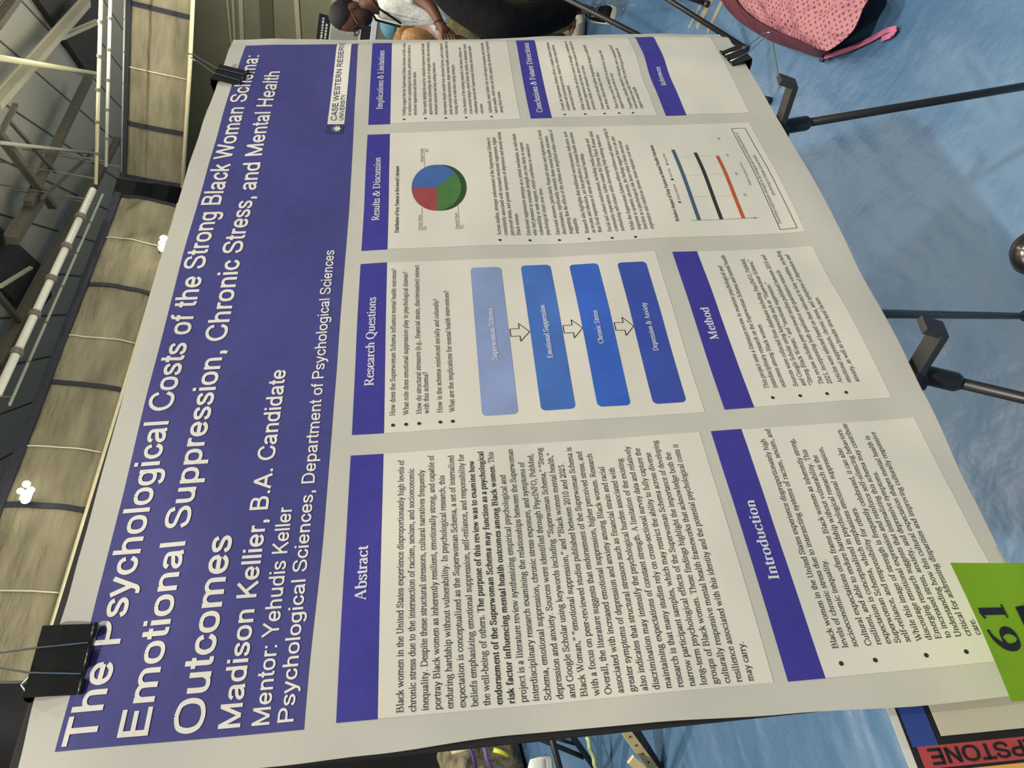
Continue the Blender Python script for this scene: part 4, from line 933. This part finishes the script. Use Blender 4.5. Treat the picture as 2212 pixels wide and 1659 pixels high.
for sd in (-1, 1):
    c_ = hc + HF * .098 + HR * .034 * sd + HU * .012
    gl.tube([c_ + (HR * math.cos(a) * .026 + HU * math.sin(a) * .020) for a in [i * math.pi / 7 for i in range(15)]], .003, 6)
    gl.tube([c_ + HR * .026 * sd, hc + HR * .08 * sd + HU * .012 - HF * .01], .003, 6)
gl.tube([hc + HF * .100 + HR * .009 + HU * .014, hc + HF * .100 - HR * .009 + HU * .014], .003, 6)
gl.obj('glasses', mat('black_frame', (25, 24, 24), .4), man)
sh = chain_mesh([[(pel + V((0, 0, .02)), (.165, .165)), (belly, .160), (chest, .168), (lerp(chest, neck, .7), .085)], [(chest, .168), (shL, .085), (lerp(shL, elL, .75), .072)], [(chest, .168), (shR, .085), (lerp(shR, elR, .75), .072)]], 2)
link('shirt', sh, white_cloth, man, True)
tr = chain_mesh([[(pel + V((0, 0, .01)), .148), (hpL, .118), (knL, .088), (anL, .070)], [(pel + V((0, 0, .01)), .148), (hpR, .118), (knR, .088), (anR, .070)]], 2)
link('trousers', tr, khaki, man, True)
mb = MB()
for k in (-1, 1):
    mb.tube([neck + TOV * .07 * k + V((0, 0, .02)) - LEFT * .03, neck + TOV * .075 * k + LEFT * .06 - V((0, 0, .05)), chest + LEFT * .17 + TOV * .02 * k - V((0, 0, .06))], .007, 6)
mb.obj('lanyard', black_cloth, man)
mb = MB(); mb.tube([haL - (haL - elL).normalized() * .05 + (TOV * math.cos(a) + V((0, 0, 1)) * math.sin(a)) * .036 for a in [i * math.pi / 8 for i in range(17)]], .005, 6); mb.obj('bracelet', steelw, man)
for an in (anL, anR):
    MB().ell(an + LEFT * .07 - V((0, 0, .045)), (.15, .05, .045), Matrix.Rotation(math.atan2(LEFT.y, LEFT.x), 3, 'Z'), 20, 12).obj('shoe', mat('pale_shoe', (196, 190, 172), .6), man, True)
# woman with the blue cap, seated further back
K = 5.15
hc = far(862, 54, K); neck = far(900, 68, K); chest = far(955, 76, K + .05); pel = far(1075, 80, K + .1)
wo = thing('person', (pel.x, pel.y, 0), 'blond person in a blue cap and light top, seated just above the poster right edge', 'person')
body = MB(); rot = head_shape(body, hc, -TOV * .2 - LEFT * 1, (0, 0, 1), .95)
shL, shR = chest + TOV * .17, chest - TOV * .17
elL, elR = shL + V((0, 0, -.27)) - LEFT * .05, shR + V((0, 0, -.27)) - LEFT * .05
haL, haR = elL - LEFT * .22 + V((0, 0, .02)), elR - LEFT * .22 + V((0, 0, .02))
hpL, hpR = pel + TOV * .09, pel - TOV * .09; hpL.z = hpR.z = pel.z = max(pel.z, .42)
knL, knR = hpL - LEFT * .42, hpR - LEFT * .42; anL, anR = V((knL.x, knL.y, .08)), V((knR.x, knR.y, .08))
ch_ = [[(pel, .12), (lerp(pel, chest, .5), .115), (chest, .12), (neck, .05), (lerp(neck, hc, .6), .048)], [(chest, .12), (shL, .05), (elL, .037), (haL, .022)], [(chest, .12), (shR, .05), (elR, .037), (haR, .022)],
       [(pel, .12), (hpL, .09), (knL, .06), (anL, .04), (anL - LEFT * .13 - V((0, 0, .04)), .028)], [(pel, .12), (hpR, .09), (knR, .06), (anR, .04), (anR - LEFT * .13 - V((0, 0, .04)), .028)]]
ch_ += hand(haL, haL - elL, V((0, 0, 1)), 1) + hand(haR, haR - elR, V((0, 0, 1)), -1)
lm = chain_mesh(ch_, 1)
body.add([v.co for v in lm.vertices], [tuple(p.vertices) for p in lm.polygons]); body.obj('body', fair, wo, True)
up_ = V((0, 0, 1))
mb = MB(); mb.ell(hc + LEFT * .02 - up_ * .02, (.092, .105, .135), rot, 24, 18); mb.ell(neck + LEFT * .06 - up_ * .02, (.10, .07, .13), rot, 20, 14); mb.obj('hair', mat('blond_hair', (186, 140, 92), .6, noise_amt=.3, noise_scale=60), wo, True)
mb = MB(); mb.ell(hc + up_ * .040 + LEFT * .005, (.098, .112, .095), rot, 24, 16, lambda p: V((p.x, p.y, max(p.z, -.02))))
mb.ell(hc + up_ * .03 - LEFT * .13, (.07, .07, .008), rot, 16, 8); mb.obj('cap', mat('blue_cap_cloth', (70, 116, 132), .8, noise_amt=.12, noise_scale=40), wo, True)
link('top', chain_mesh([[(pel, .135), (lerp(pel, chest, .5), .132), (chest, .14), (lerp(chest, neck, .7), .065)], [(chest, .14), (shL, .066), (elL, .05)], [(chest, .14), (shR, .066), (elR, .05)]], 2), mat('light_grey_cloth', (178, 176, 172), .8, noise_amt=.08), wo, True)
link('trousers', chain_mesh([[(pel, .135), (hpL, .11), (knL, .08), (anL, .055)], [(pel, .135), (hpR, .11), (knR, .08), (anR, .055)]], 2), mat('navy_cloth', (40, 44, 60), .85), wo, True)
# chair under her
chair = thing('folding_chair', (pel.x, pel.y, 0), 'plain dark folding chair under the person in the blue cap', 'chair')
mb = MB().box((pel.x, pel.y, pel.z - .16), (.42, .42, .03)); mb.obj('seat', dark, chair, bevel=.008)
for i in (-1, 1):
    for j in (-1, 1):
        MB().tube([(pel.x + i * .18, pel.y + j * .18, pel.z - .17), (pel.x + i * .2, pel.y + j * .2, 0)], .012, 8).obj('leg', dark, chair)
# person in black trousers, mostly beyond the frame
K = 4.05
kn = far(1092, 60, K - .05); hp = far(968, -20, K); an = far(1246, 18, K + .22); an.z = max(.10, an.z)
bk = thing('person', (an.x, an.y, 0), 'person in black trousers and black sneaker marked N, at the upper frame edge', 'person')
RT = -LEFT
pel = hp + RT * .34 + V((.0, .0, .12)); kn2 = pel + TOV * .30 + LEFT * .12 + V((0, 0, -.36)); an2 = V((kn2.x + .05, kn2.y - .05, .10))
chest = pel + V((0, 0, .42)) + LEFT * .06; neck = chest + V((0, 0, .17)); hc = neck + V((0, 0, .17)) + LEFT * .04
shL, shR = chest + TOV * .18 + V((0, 0, .07)), chest - TOV * .18 + V((0, 0, .07))
elL, elR = shL + V((0, 0, -.3)) + RT * .05, shR + V((0, 0, -.3)) + RT * .05; haL, haR = elL + LEFT * .12 - V((0, 0, .2)), elR + LEFT * .12 - V((0, 0, .2))
body = MB(); rot = head_shape(body, hc, LEFT, (0, 0, 1))
shoe_f = (TOV * .75 + LEFT * .35).normalized(); toe = an + shoe_f * .11 - V((0, 0, .06))
ch_ = [[(pel, .13), (lerp(pel, chest, .5), .125), (chest, .14), (neck, .056), (lerp(neck, hc, .6), .054)], [(chest, .14), (shL, .058), (elL, .04), (haL, .024)], [(chest, .14), (shR, .058), (elR, .04), (haR, .024)],
       [(pel, .13), (hp, .1), (kn, .07), (an, .036), (toe, .024)], [(pel, .13), (lerp(pel, kn2, .2), .1), (kn2, .07), (an2, .036), (an2 + shoe_f * .11 - V((0, 0, .06)), .024)]]
ch_ += hand(haL, haL - elL, TOV, 1) + hand(haR, haR - elR, -TOV, -1)
lm = chain_mesh(ch_, 1); body.add([v.co for v in lm.vertices], [tuple(p.vertices) for p in lm.polygons]); body.obj('body', brown, bk, True)
mb = MB(); mb.ell(hc - LEFT * .018 + V((0, 0, .03)), (.084, .098, .105), rot, 24, 16, lambda p: p if p.z > -.03 or p.y < -.03 else V((p.x * .7, min(p.y, -.01), p.z * .6))); mb.obj('hair', black_hair, bk, True)
link('jacket', chain_mesh([[(pel + V((0, 0, .04)), .155), (lerp(pel, chest, .5), .15), (chest, .165), (lerp(chest, neck, .7), .08)], [(chest, .165), (shL, .08), (elL, .06), (lerp(elL, haL, .7), .05)], [(chest, .165), (shR, .08), (elR, .06), (lerp(elR, haR, .7), .05)]], 2), black_cloth, bk, True)
link('trousers', chain_mesh([[(pel, .15), (hp, .135), (lerp(hp, kn, .55), .125), (kn, .115), (lerp(kn, an, .5), .105), (an + V((0, 0, .03)), .095)], [(pel, .15), (lerp(pel, kn2, .2), .13), (kn2, .11), (an2 + V((0, 0, .03)), .09)]], 2), black_cloth, bk, True)
def sneaker(mt_up, mt_sole, base, fwd, parent, name='shoe', L=.29, letter=None):
    f = V(fwd).normalized(); r = V((f.y, -f.x, 0)); base = V(base)
    def ringpt(x, a, h, wd):  # x 0 heel..1 toe
        return base + f * ((x - .3) * L) + r * wd * math.cos(a) + V((0, 0, max(0, math.sin(a)) * h + .028))
    prof = [(0, .02, .02), (.04, .085, .032), (.2, .10, .038), (.35, .095, .040), (.5, .075, .043), (.7, .052, .048), (.88, .040, .044), (.97, .028, .030), (1.0, .012, .012)]
    n = 16; vs = []; 
    for x, h, wd in prof: vs += [ringpt(x, 2 * math.pi * k / n, h, wd) for k in range(n)]
    fs = [(j * n + k, j * n + (k + 1) % n, (j + 1) * n + (k + 1) % n, (j + 1) * n + k) for j in range(len(prof) - 1) for k in range(n)]
    up = MB().add(vs, fs).obj(name, mt_up, parent, True)
    out = [(0, .02), (.04, .036), (.2, .043), (.5, .047), (.75, .052), (.92, .046), (1.0, .018)]
    poly = [base + f * ((x - .3) * L) + r * w_ for x, w_ in out] + [base + f * ((x - .3) * L) - r * w_ for x, w_ in out[::-1]]
    MB().prism(poly, (0, 0, .032)).obj('sole', mt_sole, up, bevel=.004)
    mb = MB()
    for x in (.40, .47, .54, .61):
        h = interp([(.35, .123), (.5, .103), (.7, .080)], x) + .003
        mb.tube([base + f * ((x - .3) * L) + r * .026 + V((0, 0, h - .016)), base + f * ((x - .3) * L + .004) + V((0, 0, h)), base + f * ((x - .3) * L) - r * .026 + V((0, 0, h - .016))], .0035, 6)
    mb.obj('laces', mt_sole, up)
    if letter:
        for sd in (1, -1):
            mb = MB(); q = r * sd
            fn = lambda x, y, q=q, sd=sd: base + f * (.02 - sd * 0 + (x - .03) * (1 if sd * 1 < 0 else -1)) + q * (.0475 - .10 * max(0, y + .0)) + V((0, 0, .045 + y))
            vs_, fs_ = sans_data(letter, .06); x0 = min(p[0] for p in vs_)
            mb.add([fn((p[0] - x0) * .075, p[1] * .075) + q * .003 for p in vs_], fs_); mb.obj('letter_mark', mt_sole, up)
    return up
rub = mat('pale_rubber', (202, 198, 184), .6)
shoe_f = (TOV * .75 + LEFT * .35)
sneaker(black_cloth, rub, (an.x, an.y, 0), shoe_f, bk, letter='N')
sneaker(black_cloth, rub, (an2.x, an2.y, 0), shoe_f, bk)
stool = thing('bar_stool', (pel.x, pel.y, 0), 'black stool under the person in black trousers, beyond the frame', 'stool')
MB().lathe([(.16, 0), (.17, .02), (.15, .05)], (pel.x, pel.y, pel.z - .19), (0, 0, 1), 24).obj('seat', black_cloth, stool, True)
for k in range(4):
    a = k * math.pi / 2 + .4; MB().tube([(pel.x + .1 * math.cos(a), pel.y + .1 * math.sin(a), pel.z - .19), (pel.x + .2 * math.cos(a), pel.y + .2 * math.sin(a), 0)], .014, 8).obj('leg', blk, stool)

# ------------------------------------------------------------------ background boards
K = 6.1
def bz(u, v): return far(u, v, K)
p_tl = bz(686, 78); up_h = p_tl.z
bn = thing('display_banner', (p_tl.x, p_tl.y, 0), 'narrow black banner with white lines of print, left of the bent man', 'banner')
rdir = (bz(686, 42) - bz(686, 92)); rdir.z = 0; Lb = .42; rdir.normalize(); ndir = V((rdir.y, -rdir.x, 0)); ndir = ndir if ndir.dot(CAM - p_tl) > 0 else -ndir
bo = V((p_tl.x, p_tl.y, 0)) - rdir * .22; slope = .10
def bq(x0, x1, z0, z1, off, nm, mt, th=.004):
    P = [bo + rdir * x + V((0, 0, z)) + ndir * o_ for o_ in (off, off - th) for x, z in ((x0, z0), (x1, z0), (x1, z1), (x0, z1))]
    return MB().add(P, BOXF).obj(nm, mt, bn)
TOPZ = far(686, 60, K).z
bq(0, .42, .03, TOPZ, 0, 'panel', mat('banner_black', (30, 30, 36), .6), .02)
bq(.03, .39, TOPZ - .36, TOPZ - .10, .003, 'print_sheet', mat('banner_white', (196, 196, 180), .6))
mb = MB()
for q in range(18):
    z = TOPZ - .115 - q * .0128; P = [bo + rdir * x + V((0, 0, zz)) + ndir * .0045 for x, zz in ((.05, z), (.05 + .30 * (.75 + .25 * random.random()), z), (.05 + .30, z - .005), (.05, z - .005))]
    mb.add(P, [(0, 1, 2, 3)])
mb.obj('print_lines', ink_grey, bn)
mb = MB()
for z, a, b in ((.03, .10, .38), (.062, .06, .34)):
    x = a
    while x < b:
        w_ = random.uniform(.012, .03); mb.add([bo + rdir * q + V((0, 0, TOPZ - z - e)) + ndir * .0045 for q, e in ((x, 0), (x + w_, 0), (x + w_, .018), (x, .018))], [(0, 1, 2, 3)]); x += w_ + .007
mb.obj('title_marks', mat('banner_white', (196, 196, 180)), bn)
MB().box(bo + rdir * .21 + V((0, 0, .02)), (.46, .22, .04), Matrix.Rotation(math.atan2(rdir.y, rdir.x), 3, 'Z')).obj('base', steel, bn, bevel=.006)
# dark grey board with a pale upper rim between man and cap
K = 5.65
a = far(812, 26, K); b = far(815, 95, K); a.z = b.z = (a.z + b.z) / 2; d = (b - a).normalized()
gb = thing('presentation_board', (a.x, a.y, 0), 'dark grey board with a pale upper rim between the bent man and the blue cap', 'board')
MB().beam(a + V((0, 0, -a.z / 2)), b + d * .25 + V((0, 0, -a.z / 2)), .03, a.z).obj('panel', mat('slate_board', (112, 115, 102), .7), gb)
MB().beam(a + V((0, 0, .02)), b + d * .25 + V((0, 0, .02)), .04, .04).obj('rim', mat('pale_rim', (214, 213, 215), .5), gb)
# pale wall panel behind the people
a = on_x(716, 8, XW - .1); b = on_x(716, 120, XW - .1)
o = MB().box((XW, (a.y + b.y) / 2 - 3, a.z / 2), (.1, abs(a.y - b.y) + 14, max(.5, a.z))).obj('trim_6', mat('pale_wall_pad', (190, 190, 160), .7)); tag(o, None, None, kind='structure')

# ------------------------------------------------------------------ neighbour easel, floor lines, pink bag, knob
e2 = thing('display_easel', on_z(1615, 108, 0), 'second black tripod easel standing beyond the poster lower right corner, mostly out of frame', 'easel')
apex = on_z(1615, 108, 0) + V((.55, .15, 1.5))
for (u0, v0, u1, v1, k1) in ((1615, 106, 1447, 0, None), (1664, 219, 1230, 0, None), (1532, 10, 1500, -8, None)):
    g = on_z(u0, v0, 0)
    # the leg rises along the measured line; its height grows with the distance walked
    r0 = ray(u1, v1); kk = ((g - CAM).dot(RZ)) * 1.08; q = CAM + r0 * kk; d = (q - g)
    if d.z < .2: d = V((d.x, d.y, .35))
    d = d.normalized(); L = 1.55
    lg_ = MB().tube([g + V((0, 0, .01)), g + d * L], .0105, 10).obj('leg', blk, e2, True)
    MB().lathe([(.012, 0), (.015, .005), (.013, .025)], g, (0, 0, 1), 12).obj('rubber_foot', blk, lg_, True)
for i, (u0, v0, u1, v1, wd, c) in enumerate([(1556, -40, 1505, 60, .045, (128, 120, 100)), (1580, -40, 1528, 70, .03, (128, 120, 100)), (1540, -40, 1488, 60, .02, (120, 128, 124))]):
    o = MB().beam(on_z(u0, v0, .001), on_z(u1, v1, .001), wd, .002).obj('trim_%d' % (7 + i), mat('floor_tape_%d' % c[2], c, .6)); tag(o, None, None, kind='structure')
o = MB().beam(on_z(1655, 20, .001), on_z(1684, 190, .001), .010, .002).obj('trim_10', mat('floor_seam', (70, 92, 96), .6)); tag(o, None, None, kind='structure')
# bag lying on the floor
top_px = [(1586, -30), (1592, 0), (1620, 32), (1668, 62), (1728, 88), (1770, 108), (1796, 108), (1842, 70), (1866, 20), (1880, -30), (1800, -90), (1650, -100)]
low_px = [(1556, -30), (1563, 8), (1600, 48), (1660, 86), (1725, 110), (1780, 123)]
P = [on_z(u, v, .10) for u, v in top_px]; cen = sum(P, V()) / len(P)
Q = [on_z(u, v, 0) for u, v in low_px] + [V((p.x, p.y, 0)) + (cen - p).normalized() * .16 for p in P[6:]]
for q in Q: q.z = .004
bag = thing('drawstring_bag', (cen.x, cen.y, 0), 'pink dotted bag with maroon edging lying on the blue floor', 'bag')
def dots():
    m = bpy.data.materials.new('pink_dotted_cloth'); m.use_nodes = True; nt = m.node_tree; b = nt.nodes['Principled BSDF']; b.inputs['Roughness'].default_value = .6
    tc = nt.nodes.new('ShaderNodeTexCoord'); mp = nt.nodes.new('ShaderNodeMapping'); mp.inputs['Scale'].default_value = (1, 1, .3); mp.inputs['Rotation'].default_value = (0, 0, .5)
    vo = nt.nodes.new('ShaderNodeTexVoronoi'); vo.inputs['Scale'].default_value = 60; vo.inputs['Randomness'].default_value = .25; vo.voronoi_dimensions = '2D'
    nt.links.new(tc.outputs['Object'], mp.inputs[0]); nt.links.new(mp.outputs[0], vo.inputs['Vector'])
    lt = nt.nodes.new('ShaderNodeMath'); lt.operation = 'LESS_THAN'; lt.inputs[1].default_value = .23; nt.links.new(vo.outputs['Distance'], lt.inputs[0])
    mx = nt.nodes.new('ShaderNodeMix'); mx.data_type = 'RGBA'; mx.inputs['A'].default_value = lin((156, 98, 104)); mx.inputs['B'].default_value = lin((96, 40, 58))
    nt.links.new(lt.outputs[0], mx.inputs['Factor']); nt.links.new(mx.outputs['Result'], b.inputs['Base Color'])
    n = nt.nodes.new('ShaderNodeTexNoise'); n.inputs['Scale'].default_value = 9; n.inputs['Detail'].default_value = 3; n.inputs['Distortion'].default_value = 1.2
    nt.links.new(tc.outputs['Object'], n.inputs['Vector'])
    bp = nt.nodes.new('ShaderNodeBump'); bp.inputs['Distance'].default_value = .03; nt.links.new(n.outputs[0], bp.inputs['Height']); nt.links.new(bp.outputs[0], b.inputs['Normal'])
    return m
def dense(P, n=6):
    out = []
    for i in range(len(P)):
        p0, p1, p2, p3 = P[i - 1], P[i], P[(i + 1) % len(P)], P[(i + 2) % len(P)]
        for k in range(n):
            t = k / n; out.append(p0 * (-.5 * t + t * t - .5 * t ** 3) + p1 * (1 - 2.5 * t * t + 1.5 * t ** 3) + p2 * (.5 * t + 2 * t * t - 1.5 * t ** 3) + p3 * (-.5 * t * t + .5 * t ** 3))
    return out
D = dense(P); DQ = dense(Q); n = len(D); vs = []; rings = 14
for q in range(rings + 1):
    f = math.sin(math.pi / 2 * q / rings)
    for p in D:
        r_ = lerp(cen, p, f * .985); h = .10 + .05 * (1 - f ** 2.2)
        h += .034 * noise.noise(V((r_.x * 14 + r_.y * 9, r_.y * 16 - r_.x * 5, 1.))) * (1 - f ** 6)
        vs.append(V((r_.x, r_.y, h)))
fs = [(q * n + i, q * n + (i + 1) % n, (q + 1) * n + (i + 1) % n, (q + 1) * n + i) for q in range(rings) for i in range(n)]
MB().add(vs, fs).obj('bag_cloth', dots(), bag, True)
mar = mat('maroon_cloth', (92, 38, 50), .7, noise_amt=.2, noise_scale=20)
mb = MB(); vs = []
for p, q in zip(D, DQ):
    o_ = (p - cen); o_.z = 0; o_.normalize()
    vs += [p + V((0, 0, .004)), lerp(p, q, .5) + o_ * .012, q]
mb.add(vs, [(3 * i + k, 3 * ((i + 1) % n) + k, 3 * ((i + 1) % n) + k + 1, 3 * i + k + 1) for i in range(n) for k in range(2)]); mb.obj('edging', mar, bag, True)
tip = on_z(1782, 122, .03)
mb = MB(); sp = [tip, on_z(1830, 108, .02), on_z(1880, 86, .012), on_z(1915, 66, .010), on_z(1936, 62, .012), on_z(1926, 76, .012), on_z(1905, 84, .010)]
for a, b in zip(sp, sp[1:]): mb.beam(a, b, .016, .004)
mb.obj('strap', mat('mauve_webbing', (168, 92, 122), .7), bag)
MB().lathe([(.006, 0), (.011, .004), (.011, .014), (.005, .018)], on_z(1782, 128, .012), (0, 0, 1), 12).obj('cord_end', mat('dark_toggle', (40, 30, 40), .5), bag)
kp = on_z(2266, 552, 0)
kb = thing('round_knob', kp, 'round dark chrome knob on the blue floor at the lower frame edge', 'knob')
MB().lathe([(.030, 0), (.044, .010), (.052, .03), (.050, .052), (.036, .072), (.012, .082), (.002, .084)], kp, (0, 0, 1), 24).obj('dome', mat('dark_chrome', (96, 90, 88), .25, metal=.9), kb, True)

# ------------------------------------------------------------------ left side of the hall
YD = on_z(956, 1650, 0).y
dr = thing('backdrop_drape', (-3.2, YD, 0), 'tall black backdrop drape beyond the poster left edge', 'drape')
blackd = mat('black_drape_cloth', (30, 29, 29), .9, noise_amt=.25, noise_scale=2.5)
xr = on_y(78, 1475, YD).x
vs = []; nx = 80
ZD = 5.2; XL = -5.0
for j in range(2):
    for i in range(nx + 1):
        x = lerp(XL, xr, i / nx); vs.append((x, YD + .05 * math.sin(i * .9), .02 + (ZD - .02) * j))
MB().add(vs + [(p[0], p[1] + .06, p[2]) for p in vs], [(i, i + 1, nx + 2 + i, nx + 1 + i) for i in range(nx)] + [(162 + i, 162 + nx + 1 + i, 162 + nx + 2 + i, 162 + i + 1) for i in range(nx)]).obj('cloth', blackd, dr, True)
MB().tube([(XL, YD + .05, ZD), (xr, YD + .05, ZD)], .03, 10).obj('rail', blk, dr, True)
for x in (XL, xr):
    MB().tube([(x, YD + .05, .02), (x, YD + .05, ZD)], .03, 10).obj('upright', blk, dr, True)
    MB().box((x, YD + .05, .01), (.45, .45, .02)).obj('base_plate', blk, dr)
# heap: packed bag with straps
c = on_z(1120, 1672, 0); K = (c - CAM).dot(RZ)
bp_ = thing('travel_bag', (c.x, c.y, 0), 'grey-brown bulging bag with purple cords and a yellow strap below the poster left edge', 'bag')
a = far(962, 1614, K - .1); b = far(1132, 1618, K - .1)
mb = MB(); hh = far(958, 1640, K).z; cx = far(1045, 1660, K); cx.z = hh / 2
mb.ell(cx, (.30, .24, hh / 2), Matrix.Rotation(.5, 3, 'Z'), 40, 30, lambda p: V((math.copysign(abs(p.x / .3) ** .55 * .3, p.x), math.copysign(abs(p.y / .24) ** .55 * .24, p.y), math.copysign(abs(p.z / (hh / 2)) ** .5 * hh / 2, p.z))) + V((1, 1, .4)) * .045 * noise.noise(p * 9) * (1 if p.z > -hh / 2 + .05 else 0))
mb.obj('bag_body', mat('mottled_bag_cloth', (104, 96, 76), .8, noise_amt=.55, noise_scale=14, bump=.03, bump_scale=12), bp_, True)
for i, (pts, c_, nm) in enumerate((([(975, 1626), (1000, 1622), (1020, 1612)], (178, 165, 130), 'flap'), ([(1012, 1612), (1022, 1632), (1028, 1660)], (92, 74, 134), 'cord'), ([(1046, 1612), (1052, 1640), (1064, 1662)], (112, 94, 150), 'cord'), ([(1066, 1620), (1082, 1624), (1098, 1632)], (214, 208, 66), 'strap'))):
    MB().tube([far(u, v, K - .42) for u, v in pts], .010 if nm != 'strap' else .012, 8).obj(nm, mat('bag_trim_%s%d' % (nm, c_[0]), c_, .7), bp_, True)
sh_ = thing('sneaker', on_z(1186, 1668, 0), 'white sneaker on the blue floor below the poster left edge', 'shoe')
sneaker(mat('white_leather', (216, 214, 208), .5), rub, on_z(1188, 1672, 0), (RX * -1).cross(V((0, 0, 1))) * -1, sh_, 'upper', L=.28)
e3 = thing('tripod_stand', on_z(1292, 1662, 0), 'black tripod stand with a green and white cord wound along its leg', 'stand')
base_ = on_z(1300, 1672, 0)
KE = (base_ - CAM).dot(RZ)
top_ = far(1236, 1590, KE - .1)
mb = MB().tube([base_ + V((0, 0, .012)), top_, top_ + (top_ - base_) * 1.0], .014, 10); mb.obj('leg', blk, e3, True)
q_ = far(1170, 1598, KE); MB().tube([far(1262, 1636, KE - .05), q_, q_ + (q_ - far(1262, 1636, KE - .05)) * .6], .011, 10).obj('brace', blk, e3, True)
q2 = far(1190, 1592, KE - .05); MB().tube([far(1246, 1608, KE - .05), q2], .008, 8).obj('brace', blk, e3, True)
b3 = base_ + V((-.45, .25, 0)); MB().tube([b3 + V((0, 0, .012)), top_ + (top_ - base_) * 1.0], .014, 10).obj('leg', blk, e3, True)
b4 = base_ + V((.25, .45, 0)); MB().tube([b4 + V((0, 0, .012)), top_ + (top_ - base_) * 1.0], .014, 10).obj('leg', blk, e3, True)
pp = [far(1268 + i * 2.4 + 1.5 * math.sin(i * 1.5), 1592 + i * 8, KE - .16) for i in range(12)]
MB().tube(pp, .010, 8).obj('cord', mat('green_white_cord', (170, 186, 128), .7, noise_amt=.35, noise_scale=30), e3, True)
w0 = on_z(1428, 1684, 0); KW = (w0 - CAM).dot(RZ)
e4 = thing('wooden_easel', w0, 'pale wooden easel with drilled rail and black leg below the poster left edge', 'easel')
ua, ub = far(1356, 1586, KW - .1), far(1412, 1662, KW - .06)
dd = (ua - ub); MB().beam(ub - dd * .3, ua + dd * 2.2, .034, .02, up=TOV).obj('rail', mat('pale_wood', (206, 186, 136), .6, noise_amt=.12, noise_scale=9), e4)
mb = MB()
for k in range(-1, 8):
    p = ub + dd * (.2 + .24 * k * 1.0); mb.tube([p + (CAM - p).normalized() * .008, p + (CAM - p).normalized() * .018], .0035, 8)
mb.obj('peg_holes', blk, e4)
la, lb = far(1376, 1583, KW), far(1424, 1660, KW); lb2 = lerp(la, lb, 1.0); g = lb + (lb - la) * max(0, (lb.z / max(.01, la.z - lb.z)))
MB().beam(lerp(la, g, 1.0), la + (la - lb) * 2.2, .03, .03, up=TOV).obj('leg', blk, e4)
MB().beam(far(1362, 1640, KW - .12), far(1392, 1668, KW - .12), .034, .02, up=TOV).obj('shelf', MATS['pale_wood'], e4)
